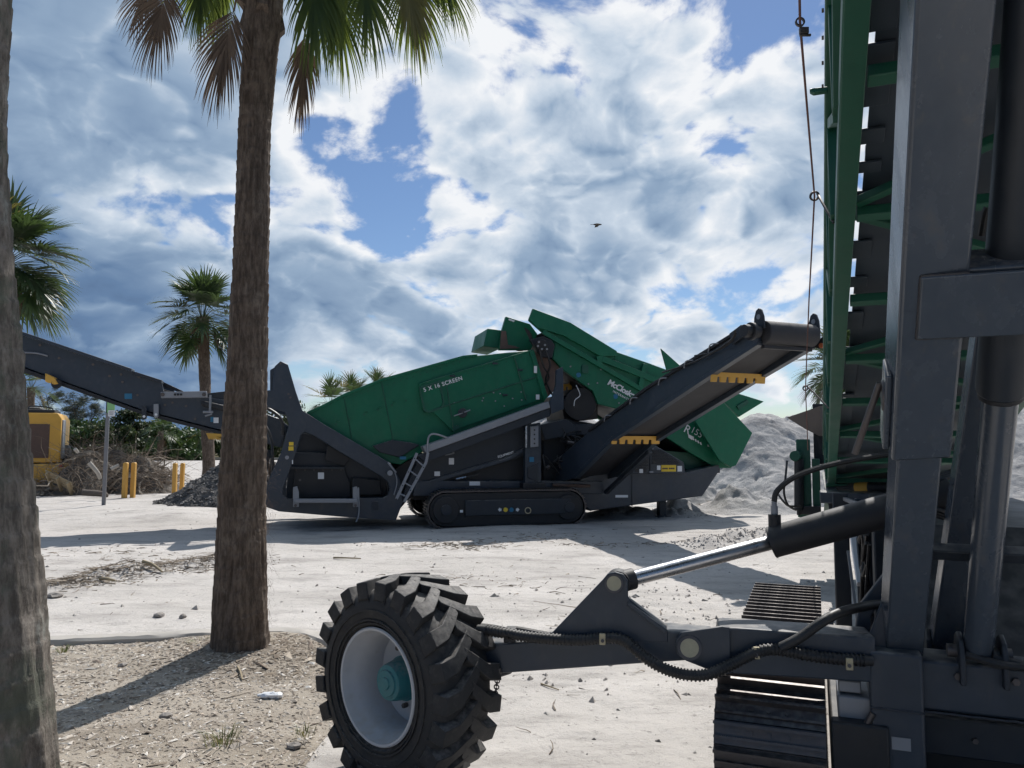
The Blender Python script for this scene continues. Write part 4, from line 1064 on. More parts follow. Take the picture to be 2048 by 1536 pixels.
m = MB(); m.prism([A(540, 740, .36), A(550, 734, .36), A(548, 780, .36), A(540, 780, .36)], NA * 2.1); m.build('tower_cross_plate', GREY, sm_, bevel=.01)
for px, py in ((561, 727), (577, 788), (581, 795), (590, 892), (600, 960), (560, 940)):
    m = MB(); m.cyl(A(px, py, .285), A(px, py, .262), .02, n=10); m.build('bolt', STEEL, tw)
Abox('warning_label', 578, 884, 587, 891, .268, .278, YLAB, 0, tw); Abox('warning_label', 577, 893, 587, 901, .268, .278, YLAB, 0, tw)
m = MB(); m.cyl(A(574, 915, .28), A(574, 915, .265), .035, n=16); m.build('reflector', GALV, tw)
Abox('tower_edge_strip', 584, 920, 586, 928, .265, .278, WLAB, 0, tw)
# --- body behind the tower opening
Aplate('upper_rear_body', [(604, 866), (640, 872), (700, 906), (700, 912), (590, 912)], .9, 2.2, GREY2, .01)
Aplate('chassis_link', [(772, 1000), (776, 950), (800, 930), (845, 905), (838, 950), (812, 1004), (790, 1030)], .62, 2.2, BLACK, .01)
Aplate('rear_body', [(585, 905), (700, 905), (790, 960), (792, 1030), (570, 1020), (575, 950)], .75, 2.3, GREY2, .01)
Aplate('rear_panel', [(590, 936), (688, 936), (700, 965), (702, 995), (584, 995)], .66, .74, BLACK, .01)
Abox('panel_lip', 582, 934, 690, 938, .60, .70, GREY2, .004)
for k in range(6): 
    m = MB(); m.cyl(A(592 + k * 18, 940, .66), A(592 + k * 18, 940, .64), .012, n=8); m.build('bolt', STEEL, sm_)
Abox('data_plate', 636, 945, 648, 958, .63, .655, WLAB, 0)
Aplate('pump_box', [(705, 955), (760, 960), (765, 990), (702, 992)], .6, .9, BLACK, .02)
Aplate('folded_guard', [(655, 890), (700, 916), (690, 932), (650, 920)], .62, .66, BLACK, .006)
# galvanised towing bar
Abox('tow_bar', 588, 998, 715, 1006, .12, .26, GALV, .01)
for px in (586, 706):
    Aplate('tow_bracket', [(px, 975), (px + 8, 973), (px + 12, 985), (px + 12, 1014), (px, 1014)], .16, .27, GALV, .006)
    m = MB(); m.cyl(A(px + 5, 1011, .17), A(px + 5, 1011, .12), .025, n=12); m.build('pin', STEEL, sm_)
Atube('hook_rod', [(717, 975, .15), (718, 1025, .15), (712, 1044, .13)], .012, GALV)
Abox('cover_plate', 744, 1003, 757, 1020, .262, .275, GREY2, .003)
# --- screen box
SCR = [(613, 826), (646, 812), (688, 790), (763, 760), (926, 714), (955, 711), (1066, 700), (1082, 755), (1093, 797), (1088, 806), (900, 872), (800, 930), (775, 925), (690, 880), (640, 846)]
scr = Aplate('screen_box', SCR, .46, 2.55, GREEN, .02)
Aplate('hood_rim', [(613, 824), (646, 809), (688, 787), (763, 757), (926, 711), (955, 708), (955, 712), (926, 716), (763, 763), (688, 793), (646, 815), (615, 829)], .43, 2.6, GREEN, .006, scr)
side = Aplate('side_panel', [(838, 770), (1066, 701), (1076, 744), (1092, 796), (905, 862), (868, 826), (850, 824), (843, 815)], .40, .455, GREEN, .008, scr)
# raised frame of the hatch
HF = [(838, 775), (881, 760), (889, 806), (884, 818), (858, 826), (848, 822)]
HFI = [(841, 778), (878, 766), (886, 805), (882, 815), (858, 822), (851, 819)]
Aplate('hatch_frame', HF, .375, .398, GREENB, .003, scr, holes=[HFI])
Atube('seam_rib', [(893, 770, .385), (909, 866, .385)], .012, GREENB, scr, smooth=False)
Atube('seam_rib', [(1029, 714, .385), (1052, 800, .385)], .014, GREENB, scr, smooth=False)
Atube('seam_rib', [(866, 820, .385), (1080, 752, .385)], .012, GREENB, scr, smooth=False)
Atube('top_edge_rail', [(838, 769, .40), (1066, 700, .40)], .016, GREEN, scr, smooth=False)
Aplate('end_flange', [(1060, 704), (1068, 700), (1096, 794), (1088, 800)], .36, .47, GREEN, .006, scr)
Abox('white_sticker', 1068, 732, 1074, 746, .352, .358, WLAB, 0, scr); Abox('white_sticker', 1072, 789, 1079, 799, .352, .358, WLAB, 0, scr)
for i in range(7):
    x = 672 + i * 28; y = 862 - i * 9.4
    m = MB(); m.cyl(A(x, y - 14, .46), A(x, y - 14, .435), .018, n=8); m.build('bolt', GREENB, scr)
    if i < 5:
        m = MB(); m.box(A(x + 4, y - 20, .45), (.05, .03, .015), UA, NA, ZA); m.build('clamp', GREEN, scr)
for i in range(15):
    t = (i + .5) / 15; m = MB(); q = (838 + 228 * t, 776 - 69 * t); m.cyl(A(*q, .40), A(*q, .385), .011, n=8); m.build('bolt', GREENB, scr)
for i in range(18):
    t = (i + .5) / 18; m = MB(); q = (690 + 236 * t, 797 - 75 * t); m.cyl(A(*q, .46), A(*q, .445), .012, n=8); m.build('bolt', GREENB, scr)
for px, py in ((905, 752), (990, 727), (1040, 740), (1010, 790)):
    m = MB(); m.box(A(px, py, .385), (.10, .03, .035), UA, NA, ZA); m.build('latch', GREY2, scr, bevel=.004)
Atube('panel_seam', [(763, 764, .45), (790, 900, .45)], .008, GREENB, scr, smooth=False)
Atube('panel_seam', [(688, 795, .45), (706, 888, .45)], .008, GREENB, scr, smooth=False)
rr = random.Random(2)
for i in range(10):
    x = rr.uniform(900, 1050); y = 800 - (x - 900) * .3 + rr.uniform(5, 45)
    m = MB(); m.cyl(A(x, y, .40), A(x, y, .378), .015, n=8); m.build('bolt', GALV, scr)
m = MB(); m.cyl(A(925, 826, .40), A(925, 826, .30), .09, n=18); m.cyl(A(925, 826, .30), A(925, 826, .24), .04, n=12); m.build('vibrator_bearing', GREY2, scr, bevel=.006)
Atube('grease_line', [(908, 832, .32), (925, 826, .25), (940, 820, .32)], .012, GALV, scr)
Aplate('spring_cup', [(906, 862), (918, 858), (918, 850), (906, 853)], .36, .44, GREENB, .003, scr)
dr = (A(945, 756, .4) - A(848, 787, .4)).normalized()
text('5 X 16 SCREEN', 'lettering', WLAB, scr, A(848, 784, .365), dr, V((0, 0, 1)), .106, bold=.0015, spacing=1.12)
Aplate('dark_crossbar_guard', [(745, 892), (785, 880), (820, 885), (840, 890), (800, 915), (760, 905)], .38, .46, GREY2, .01)
# --- walkway beam, its post and the ladder
Aplate('walkway_beam', [(846, 893), (1097, 803), (1101, 815), (852, 906)], -.05, .30, GALV, .008)
Aplate('beam_underside', [(835, 912), (1101, 816), (1101, 832), (850, 925)], .0, .28, GREY2, .008)
Aplate('walkway_end_plate', [(1113, 740), (1126, 733), (1128, 818), (1103, 828), (1100, 803), (1106, 792), (1112, 770)], -.02, .06, GREY, .008)
Atube('handrail', [(855, 908, -.08), (856, 880, -.08), (862, 869, -.08), (875, 869, -.08), (895, 876, -.04)], .018, GALV)
def ladder():
    r1 = [(834, 906, -.06), (793, 998, -.12)]; r2 = [(856, 905, -.10), (852, 925, -.10), (808, 1005, -.16)]
    m = MB(); m.beam(A(*r1[0]), A(*r1[1]), .05, .035, NA); l = m.build('ladder_rail', GALV, sm_, bevel=.004)
    m = MB(); m.beam(A(*r2[1]), A(*r2[2]), .05, .035, NA); m.beam(A(*r2[0]), A(*r2[1]), .05, .035, NA); m.build('ladder_rail', GALV, sm_, bevel=.004)
    for t in (.12, .38, .64, .88):
        m = MB(); m.cyl(A(*r1[0]).lerp(A(*r1[1]), t), A(*r2[1]).lerp(A(*r2[2]), t - .02), .014, n=8); m.build('rung', GALV, sm_)
ladder()
for k in range(4):
    for r_ in ((793 + k * 12, 998 - k * 27, -.145), (808 + k * 13, 1004 - k * 23, -.185)):
        m = MB(); m.cyl(A(*r_), A(r_[0], r_[1], r_[2] - .01), .011, n=8); m.build('bolt', BLACK, sm_)
# --- chassis
Aplate('lower_conveyor_side', [(800, 1003), (838, 915), (850, 918), (1062, 842), (1075, 905), (880, 962), (826, 985), (812, 1003)], .42, .52, GREY2, .01)
Aplate('lower_conveyor_body', [(812, 1003), (845, 930), (1062, 855), (1070, 960), (830, 990)], .55, 2.4, BLACK, .01)
Aplate('conveyor_rail', [(860, 960), (1010, 915), (1070, 885), (1072, 893), (1012, 923), (862, 968)], .36, .45, GREY, .006)
Aplate('main_beam', [(832, 962), (1205, 962), (1205, 988), (826, 992)], .36, .50, GREY, .012)
Aplate('main_beam_core', [(832, 964), (1205, 964), (1205, 1000), (826, 1000)], .6, 2.3, BLACK, .012)
Abox('serial_plate', 939, 963, 960, 971, .335, .352, WLAB, 0)
Abox('small_sticker', 869, 943, 880, 952, .40, .418, WLAB, 0); Abox('small_sticker', 898, 916, 908, 929, .40, .418, WLAB, 0)
Abox('blue_decal', 800, 913, 812, 919, .33, .345, BLUELAB, 0)
text('EQUIPMENT', 'lettering', WLAB, sm_, A(996, 916, .325), (A(1025, 906, .33) - A(996, 915, .33)), V((0, 0, 1)), .060, bold=.001, spacing=1.0)
for k in range(8):
    m = MB(); q = A(1000 + k * 3.1, 921 - k * 1.05, .325); m.box(q, (.018, .002, .010), (A(1025, 912, .33) - A(996, 921, .33)).normalized(), NA, ZA); m.build('small_print', GALV, sm_)
Atube('bright_lever', [(912, 958, .30), (932, 954, .30)], .018, CHROME, smooth=False); Atube('hose', [(932, 954, .30), (950, 951, .3), (958, 944, .32)], .012, HOSE)
Atube('grab_hook', [(880, 912, .30), (895, 902, .28), (908, 906, .30), (890, 910, .3)], .012, GALV)
Abox('hinge_bracket', 902, 896, 907, 904, .30, .40, GALV, .003)
m = MB(); m.cyl(A(780, 946, .20), A(780, 946, .27), .05, n=14); m.build('cylinder_pin', GALV, sm_)
Atube('link_rod', [(776, 925, .2), (784, 935, .18), (792, 945, .2)], .018, GALV); Atube('safety_chain', [(790, 945, .18), (794, 965, .18), (788, 990, .2)], .010, GALV)
# post with holes
Aplate('support_post', [(1051, 850), (1081, 845), (1083, 968), (1050, 972)], .22, .36, GREY, .01)
hp = Aplate('adjuster_plate', [(1061, 853), (1077, 851), (1077, 893), (1061, 895)], .17, .21, GALV, .005)
for k in range(4):
    m = MB(); m.cyl(A(1069, 860 + k * 9, .168), A(1069, 860 + k * 9, .16), .016, n=12); m.build('hole', BLACK, hp)
Abox('post_edge', 1051, 852, 1054, 895, .17, .22, CHROME, 0)
Abox('blue_decal', 1059, 914, 1068, 924, .205, .217, BLUELAB, 0)
Aplate('post_gusset', [(1056, 935), (1076, 925), (1076, 965), (1056, 955)], .19, .215, GREY2, .004)
Abox('post_foot', 1046, 966, 1092, 978, .15, .45, BLACK, .01)
# machinery in the middle
Aplate('engine_block', [(1085, 860), (1135, 838), (1205, 850), (1235, 880), (1230, 960), (1085, 965)], .8, 2.2, BLACK, .03)
Aplate('grey_chute', [(1080, 850), (1130, 838), (1150, 850), (1150, 870), (1090, 880)], .55, .75, GREY2, .01)
m = MB(); m.cyl(A(1160, 808, .7), A(1160, 808, 2.2), .33, n=28); m.build('drum_under_feeder', BLACK, sm_, bevel=.01)
Aplate('under_feeder_guard', [(1120, 790), (1196, 795), (1196, 838), (1130, 845)], 1.0, 2.2, BLACK, .02)
Aplate('grey_cross_plate', [(1100, 850), (1200, 848), (1205, 868), (1100, 872)], .6, .72, GREY2, .008)
rr = random.Random(9)
for i in range(16):
    x = rr.uniform(1090, 1190); y = rr.uniform(868, 958)
    pts = [(x, y, .55)] + [(x + rr.uniform(-25, 25), y + rr.uniform(-25, 25), rr.uniform(.4, .7)) for _ in range(3)]
    Atube('hydraulic_hose', pts, .016, HOSE)
for i in range(7):
    x = rr.uniform(1090, 1180); y = rr.uniform(880, 955)
    m = MB(); m.cyl(A(x, y, .5), A(x + rr.uniform(5, 14), y + rr.uniform(-4, 4), .5), .035, n=12); m.build('hose_fitting', rr.choice([GALV, GREY, STEEL]), sm_)
Atube('yellow_rail', [(1105, 970, .3), (1180, 972, .3)], .03, REDBROWN, smooth=False)
# yellow combs below the feeder head
def comb(name, pts4, n, depth, mat, parent, tv):
    """a guard with teeth: p0->p1 along the top, teeth hanging along tv"""
    p0, p1 = pts4; a = (p1 - p0); L_ = a.length; a.normalize(); out = [p0, p1]; tooth = tv
    k = n; low = []
    for i in range(k):
        s0 = L_ * (i + .00) / k; s1 = L_ * (i + .58) / k; s2 = L_ * (i + 1) / k
        low += [p0 + a * s0 + tooth, p0 + a * s1 + tooth, p0 + a * (s1 + .01) + tooth * .45, p0 + a * (s2 - .01) + tooth * .45]
    low = low[:-2] + [p1 + tooth]
    m = MB(); m.prism([p0, p1] + low[::-1], depth); return m.build(name, mat, parent, bevel=.004)
comb('tooth_guard', (A(1090, 772, 1.1), A(1160, 765, 1.1)), 6, NA * .04, YELLOW, sm_, V((0, 0, -.13)))
# --- tracks
def track(d0, d1, shoes):
    pitch = .165; w = d1 - d0; rad = .345
    s0 = (A(892, 1015, 0) - OA).dot(UA); s1 = (A(1138, 1015, 0) - OA).dot(UA)
    def P(s, d, z): return OA + UA * s + NA * d + V((0, 0, z))
    zc = rad - .01; L_ = s1 - s0; per = 2 * L_ + 2 * math.pi * rad; n = round(per / pitch)
    m = MB(); pts = []
    for k in range(13): t = math.pi / 2 + math.pi * k / 12; pts.append(P(s0 + math.cos(t) * (rad - .05), d0 + .03, zc + math.sin(t) * (rad - .05)))
    for k in range(13): t = -math.pi / 2 + math.pi * k / 12; pts.append(P(s1 + math.cos(t) * (rad - .05), d0 + .03, zc + math.sin(t) * (rad - .05)))
    m.prism(pts, NA * (w - .06)); tr = m.build('track', BLACK, sm_)
    m = MB(); m.prism([P(s0 + .35, d0 - .03, .22), P(s1 - .05, d0 - .03, .22), P(s1 + .02, d0 - .03, .30), P(s1 + .02, d0 - .03, .50), P(s0 + .35, d0 - .03, .50)], NA * .05); fr = m.build('track_frame', GREY2, sm_, bevel=.01)
    for sx in (s0, s1):
        m = MB(); m.cyl(P(sx, d0 + .02, zc), P(sx, d0 - .02, zc), .24, n=24); m.build('idler', BLACK, tr, bevel=.01)
        m = MB(); m.cyl(P(sx, d0 - .02, zc), P(sx, d0 - .05, zc), .10, n=18); m.build('idler_hub', GREY2, tr, bevel=.006)
    base = None
    for k in range(n):
        q = k * per / n
        if q < L_: c = P(s0 + q, 0, zc + rad); tx, up = UA, ZA
        elif q < L_ + math.pi * rad:
            t = math.pi / 2 - (q - L_) / rad; up = UA * math.cos(t) + ZA * math.sin(t); c = P(s1, 0, zc) + up * rad; tx = UA * math.sin(t) - ZA * math.cos(t)
        elif q < 2 * L_ + math.pi * rad: c = P(s1 - (q - L_ - math.pi * rad), 0, zc - rad); tx, up = -UA, -ZA
        else:
            t = -math.pi / 2 - (q - 2 * L_ - math.pi * rad) / rad; up = UA * math.cos(t) + ZA * math.sin(t); c = P(s0, 0, zc) + up * rad; tx = UA * math.sin(t) - ZA * math.cos(t)
        Mx = frame(tx, NA, tx.cross(NA), c + NA * (d0 + d1) / 2)
        if base is None:
            mm = MB(); mm.box((0, 0, -.02), (pitch * .96, w, .025)); mm.box((-.055, 0, .005), (.014, w, .03)); mm.box((0.0, 0, .005), (.014, w, .03)); mm.box((.055, 0, .005), (.014, w, .03))
            base = mm.build('track_shoe', STEEL, tr, origin=(0, 0, 0)); base.matrix_basis = Matrix.Translation(-wl(tr)) @ Mx; WL[base.name] = Mx.translation
        else: copy_at(base, tr, Mx)
    return fr
fr = track(0, .45, True); track(2.35, 2.8, True)
def fdec():
    d = -.034
    Aplate('arrow_sign', [(996, 1019), (1000, 1015), (1000, 1017), (1003, 1017), (1003, 1022), (1000, 1022), (1000, 1024)], d - .006, d, WLAB, 0, fr)
    Aplate('arrow_sign', [(1039, 1019), (1035, 1015), (1035, 1017), (1032, 1017), (1032, 1022), (1035, 1022), (1035, 1024)], d - .006, d, WLAB, 0, fr)
    for px, mt in ((1011, YLAB), (1023, BLUELAB)):
        m = MB(); m.cyl(A(px, 1019.5, d), A(px, 1019.5, d - .006), .042, n=20); m.build('round_sign', mt, fr)
    m = MB(); m.ring(A(1056, 1021, d), A(1056, 1021, d - .02), .062, .044); m.build('inspection_ring', BRASS, fr)
    Abox('small_sticker', 920, 1020, 926, 1025, d - .006, d, WLAB, 0, fr)
fdec()
# --- hopper chassis to the right
Aplate('hopper_chassis', [(1160, 958), (1200, 945), (1262, 945), (1375, 945), (1440, 930), (1436, 946), (1405, 992), (1180, 1022), (1165, 1005)], .40, 2.5, GREY, .015)
Abox('reflector_strip', 1231, 990, 1256, 995, .385, .396, WLAB, 0)
Abox('panel_seam', 1263, 950, 1265, 1012, .388, .396, GREY2, 0)
ec = Aplate('engine_cover', [(1264, 947), (1269, 922), (1296, 895), (1313, 892), (1368, 925), (1371, 948)], .30, 1.2, GREY, .012)
for k in range(13):
    y = 900 + k * 3.0
    xl0, xl1 = 1271 + max(0, (922 - y)) * 1.0, 1298; 
    if xl1 - xl0 > 3: Abox('louvre', xl0, y, xl1, y + 1.3, .270, .30, BLACK, 0, ec)
    xr0, xr1 = 1305, min(1360, 1318 + (y - 895) * 1.5)
    if y > 899 and y < 928 and xr1 - xr0 > 3: Abox('louvre', xr0, y, xr1, y + 1.3, .270, .30, BLACK, 0, ec)
Abox('cover_seam', 1300, 897, 1303, 947, .28, .30, GREY2, .002, ec)
lb = Abox('yellow_sign', 1323, 930, 1352, 943, .288, .298, YLAB, 0, ec)
for x0, x1 in ((1325, 1328), (1328.6, 1331.5), (1332, 1335.5), (1338, 1341), (1341.6, 1345), (1345.6, 1349)):
    Abox('small_print', x0, 935.5, x1, 938.5, .283, .287, REDBROWN, 0, lb)
Abox('white_sign', 1314, 931, 1321, 940, .288, .298, WLAB, 0, ec); Abox('white_sign', 1355, 932, 1364, 943, .288, .298, WLAB, 0, ec)
Abox('white_sign', 1279, 938, 1286, 946, .288, .298, WLAB, 0, ec); Abox('black_sign', 1270, 938, 1277, 944, .288, .298, BLACK, 0, ec); Abox('black_sign', 1288, 938, 1293, 944, .288, .298, BLACK, 0, ec)
for y in (897, 944): 
    m = MB(); m.box(A(1302, y, .27), (.09, .03, .03), UA, NA, ZA); m.build('hinge', GALV, ec, bevel=.004)
m = MB(); p = A(1323, 1028, .9); p.z = 0; m.box(p + V((0, 0, .35)), (.15, .15, .75), UA, NA, ZA); m.build('support_leg', GREY2, sm_, bevel=.008)
m = MB(); m.box(p + V((0, 0, .02)), (.3, .3, .04), UA, NA, ZA); m.build('leg_foot', GREY2, sm_, bevel=.006)
# --- feed conveyor and hopper
FEED = [(1066, 619), (1141, 647), (1234, 704), (1300, 727), (1335, 740), (1440, 795), (1470, 850), (1475, 925), (1462, 936), (1433, 936), (1380, 905), (1251, 822), (1196, 808), (1186, 782), (1128, 741), (1106, 717), (1110, 690), (1104, 678), (1085, 664), (1058, 640)]
feed = Aplate('feed_conveyor', FEED, .52, .62, GREEN, .012)
m = MB(); m.prism(shift(FEED, .52, 2.45), NA * .1); m.build('feed_conveyor', GREEN, sm_, bevel=.012)
Aplate('feed_belt_bed', [(1085, 664), (1140, 672), (1250, 740), (1440, 850), (1455, 930), (1433, 934), (1380, 902), (1251, 820), (1196, 806), (1130, 742), (1108, 700)], .66, 2.4, BLACK, .01)
# flared upper board with stiffener ribs
Aplate('flare_board', [(1066, 617), (1141, 645), (1234, 702), (1234, 712), (1200, 712), (1130, 672), (1075, 655), (1058, 638)], .44, .515, GREEN, .008, feed)
for x0, y0, x1, y1 in ((1092, 668, 1195, 722), (1208, 720, 1288, 768)):
    pass
for a, b_ in (((1197, 712), (1200, 730)), ((1290, 728), (1280, 775)), ((1140, 655), (1142, 680)), ((1205, 712), (1207, 722))):
    m = MB(); m.beam(A(a[0], a[1], .47), A(b_[0], b_[1], .47), .10, .05, NA); m.build('stiffener', GREEN, feed, bevel=.005)
m = MB(); m.beam(A(1086, 664, .47), A(1310, 795, .47), .09, .06, NA); m.build('lower_flange', GREEN, feed, bevel=.005)
m = MB(); m.beam(A(1205, 718, .46), A(1330, 768, .46), .12, .05, NA); m.build('lower_flange', GREEN, feed, bevel=.005)
Abox('hatch', 1164, 730, 1177, 746, .495, .515, GREENB, .004, feed)
for px, py in ((1157, 750), (1231, 793)):
    m = MB(); m.cyl(A(px, py, .52), A(px, py, .505), .05, n=18); m.build('blue_decal', BLUELAB, feed)
for px, py in ((1141, 733), (1177, 768), (1202, 739), (1195, 766), (1238, 806), (1203, 692)):
    m = MB(); m.cyl(A(px, py, .52), A(px, py, .50), .018, n=8); m.build('bolt', GALV, feed)
dr = A(1290, 803, .5) - A(1216, 763, .5)
text('McCloskey', 'lettering', WLAB, feed, A(1214, 768, .505), dr, ZA, .166, bold=.005, shear=.12, spacing=.93)
text('INTERNATIONAL', 'lettering', WLAB, feed, A(1225, 784, .505), dr, ZA, .060, bold=.001, spacing=1.3)
dr2 = A(1400, 872, .5) - A(1368, 852, .5)
text('R', 'lettering', WLAB, feed, A(1366, 862, .505), dr2, ZA, .24, bold=.001)
text('155', 'lettering', WLAB, feed, A(1380, 863, .506), dr2, ZA, .19, bold=-.001)
for k in range(4):
    m = MB(); q0 = A(1384 + k * 5, 875 + k * 3.1, .51); m.prism([q0, q0 + UA * .035, q0 + UA * .05 + V((0, 0, -.06)), q0 + UA * .02 + V((0, 0, -.05))], NA * -.004); m.build('emblem_mark', WLAB, feed)
m = MB(); m.prism([A(1376, 868, .51), A(1388, 874, .51), A(1384, 880, .51), A(1377, 875, .51)], NA * -.004); m.build('emblem_mark', WLAB, feed)
Abox('small_sticker', 1416, 884, 1421, 893, .50, .515, WLAB, 0, feed)
# hopper
hop = Aplate('hopper_side_wing', [(1390, 842), (1446, 803), (1505, 866), (1472, 931), (1462, 934), (1440, 922)], .20, .28, GREEN, .01)
Aplate('hopper_tail_wing', [(1446, 801), (1477, 787), (1528, 803), (1478, 834)], 1.9, 1.98, GREEN, .008)
m = MB(); m.prism([A(1505, 866, .24), A(1472, 931, .24), A(1456, 934, .9), A(1490, 850, 1.0)], NA * 1.6 + V((0, 0, .02))); m.build('hopper_tail_plate', GREEN, sm_, bevel=.008)
Aplate('hopper_floor_side', [(1310, 900), (1380, 905), (1440, 940), (1375, 940)], .8, 2.2, GREENB, .01)
Aplate('hinge_plate', [(1474, 812), (1495, 800), (1498, 806), (1478, 820)], 1.86, 1.90, GREENB, .004)
Aplate('folding_wing', [(1322, 697), (1370, 740), (1337, 752)], .5, .54, GREEN, .004)
Aplate('rear_leg_plate', [(1432, 918), (1440, 918), (1440, 946), (1434, 946)], .55, .75, GREY2, .005)
# --- head of the feed conveyor
Aplate('head_hood', [(975, 657), (1010, 661), (1002, 697), (967, 692)], 1.0, 2.2, GREEN, .012)
Aplate('head_cheek', [(1012, 633), (1060, 648), (1075, 668), (1062, 700), (998, 700), (1004, 660)], .9, 1.0, GREEN, .008)
Aplate('head_cheek', [(1012, 633), (1060, 648), (1075, 668), (1062, 700), (998, 700), (1004, 660)], 2.1, 2.2, GREEN, .008)
Aplate('head_liner', [(1003, 662), (1012, 662), (1016, 690), (1030, 692), (1040, 696), (1000, 698)], .86, .9, REDBROWN, .004)
m = MB(); m.cyl(A(1040, 678, .95), A(1040, 678, 2.15), .25, n=28); m.build('head_drum', BLACK, sm_)
Aplate('motor_mount', [(1060, 680), (1085, 672), (1104, 680), (1110, 692), (1104, 716), (1085, 714)], .42, .52, BLACK, .01)
m = MB(); m.cyl(A(1084, 690, .44), A(1084, 690, .26), .11, n=20); m.build('head_motor', BLACK, sm_, bevel=.01)
for px, py in ((1078, 684), (1090, 690), (1084, 698), (1094, 698), (1076, 692)):
    m = MB(); m.cyl(A(px, py, .27), A(px, py, .22), .022, n=8); m.build('hose_fitting', GALV, sm_)
Atube('hydraulic_hose', [(1090, 700, .25), (1100, 730, .3), (1092, 760, .5), (1105, 790, .6)], .02, HOSE)
Atube('hydraulic_hose', [(1080, 700, .25), (1086, 730, .3), (1098, 755, .5), (1080, 780, .6)], .02, HOSE)
Aplate('drop_chute', [(1066, 700), (1105, 720), (1125, 738), (1110, 780), (1095, 795), (1080, 745)], .62, 2.3, REDBROWN, .01)
Aplate('slot_plate', [(1018, 637), (1030, 641), (1028, 644), (1017, 640)], .885, .895, WLAB, 0)
Atube('dangling_strap', [(1152, 770, .5), (1160, 790, .5), (1150, 800, .5), (1148, 812, .5)], .008, WLAB)
# --- tail conveyor going left
TC_TOP = [(-60, 634), (38, 666), (263, 742), (323, 762), (328, 778)]
TC = [(-60, 636), (38, 667), (263, 743), (323, 763), (327, 782), (452, 800), (560, 838), (575, 850), (560, 895), (448, 862), (284, 820), (44, 733), (-60, 700)]
tcv = Aplate('tail_conveyor', TC, .75, .82, GREY, .01)
m = MB(); m.prism(shift(TC, .75, 2.0), NA * .07); m.build('tail_conveyor', GREY, sm_, bevel=.01)
Aplate('tail_belt', [(-64, 650), (38, 684), (263, 757), (560, 852), (560, 880), (448, 850), (284, 808), (44, 722), (-64, 690)], .84, 1.98, BELT, .02)
Aplate('return_frame', [(-60, 702), (44, 735), (284, 822), (448, 864), (448, 871), (284, 829), (44, 744), (-60, 711)], .70, 2.1, BLACK, .006)
Aplate('skirt_flange', [(-60, 630), (38, 661), (263, 737), (263, 744), (38, 668), (-60, 637)], .60, .86, GREY, .006)
Aplate('skirt_flange', [(263, 741), (323, 760), (323, 767), (263, 748)], .66, .86, GREY2, .005)
Aplate('skirt_board', [(325, 763), (366, 782), (366, 788), (325, 772)], .9, .96, BLACK, .004)
m = MB(); m.cyl(A(-64, 668, .72), A(-64, 668, 2.1), .24, n=30); m.build('tail_head_drum', BELT, sm_)
lk = Aplate('link_bar', [(321, 784), (413, 782), (414, 795), (322, 796)], .62, .70, GALV, .006)
for px in (325, 350, 356, 362, 408):
    m = MB(); m.cyl(A(px, 789, .62), A(px, 789, .60), .02 if px not in (325, 408) else .035, n=12); m.build('hole', BLACK if 330 < px < 400 else STEEL, lk)
Aplate('lower_link', [(455, 782), (323, 797), (455, 815)], .80, .84, GREY2, .006)
Aplate('tilt_cylinder', [(402, 800), (470, 815), (470, 828), (402, 812)], .62, .72, BLACK, .03)
Atube('tension_rod', [(421, 790, .6), (420, 825, .6)], .022, GALV, smooth=False)
Atube('tension_rod', [(406, 824, .6), (426, 824, .6)], .022, GALV, smooth=False)
Atube('tension_rod', [(410, 832, .6), (424, 828, .6)], .016, GALV, smooth=False)
for px, py in ((312, 826), (288, 830)):
    hk = Aplate('lifting_lug', [(px - 5, py - 18), (px + 5, py - 18), (px + 5, py + 5), (px + 3, py + 9), (px - 3, py + 9), (px - 5, py + 5)], .62, .66, GALV if px == 312 else GREY2, .004)
    m = MB(); m.cyl(A(px, py + 3, .615), A(px, py + 3, .605), .022, n=10); m.build('hole', WLAB, hk)
Aplate('roller_guard', [(90, 746), (109, 755), (116, 768), (108, 769), (90, 763)], .58, .72, YELLOW, .01)
m = MB(); m.cyl(A(113, 768, .6), A(113, 768, .95), .08, n=16); m.build('return_roller', BLACK, sm_)
comb('tooth_guard', (A(412, 866, .7), A(450, 868, .7)), 10, NA * .05, YELLOW, sm_, V((0.05, 0, -.11)))
Abox('blue_decal', 249, 787, 264, 798, .735, .745, BLUELAB, 0, tcv); Abox('blue_decal', 421, 834, 428, 844, .735, .745, BLUELAB, 0, tcv); Abox('white_sign', 427, 835, 437, 846, .735, .745, WLAB, 0, tcv)
for px, py in ((242, 749), (275, 790), (278, 754), (219, 752), (186, 729), (118, 716), (150, 705), (245, 764), (80, 690), (330, 790), (345, 805), (372, 812), (390, 838), (330, 810)):
    m = MB(); m.cyl(A(px, py, .75), A(px, py, .73), .022, n=10); m.build('bolt', STEEL, tcv)
Atube('grease_lines', [(44, 705, .70), (70, 706, .70), (85, 709, .70), (95, 712, .70)], .014, GALV)
Atube('hydraulic_hose', [(450, 790, .6), (480, 800, .5), (520, 810, .5), (560, 835, .4), (566, 870, .4)], .03, HOSE)
Atube('hydraulic_hose', [(455, 800, .6), (500, 815, .55), (540, 870, .5), (545, 940, .4), (540, 985, .4)], .025, HOSE)
for i in range(6):
    rr = random.Random(i); Atube('hydraulic_hose', [(536 + i * 2, 900, .55), (540 + rr.uniform(-8, 8), 925, .5), (536 + rr.uniform(-6, 14), 955, .5), (550, 985, .5)], .016, HOSE)
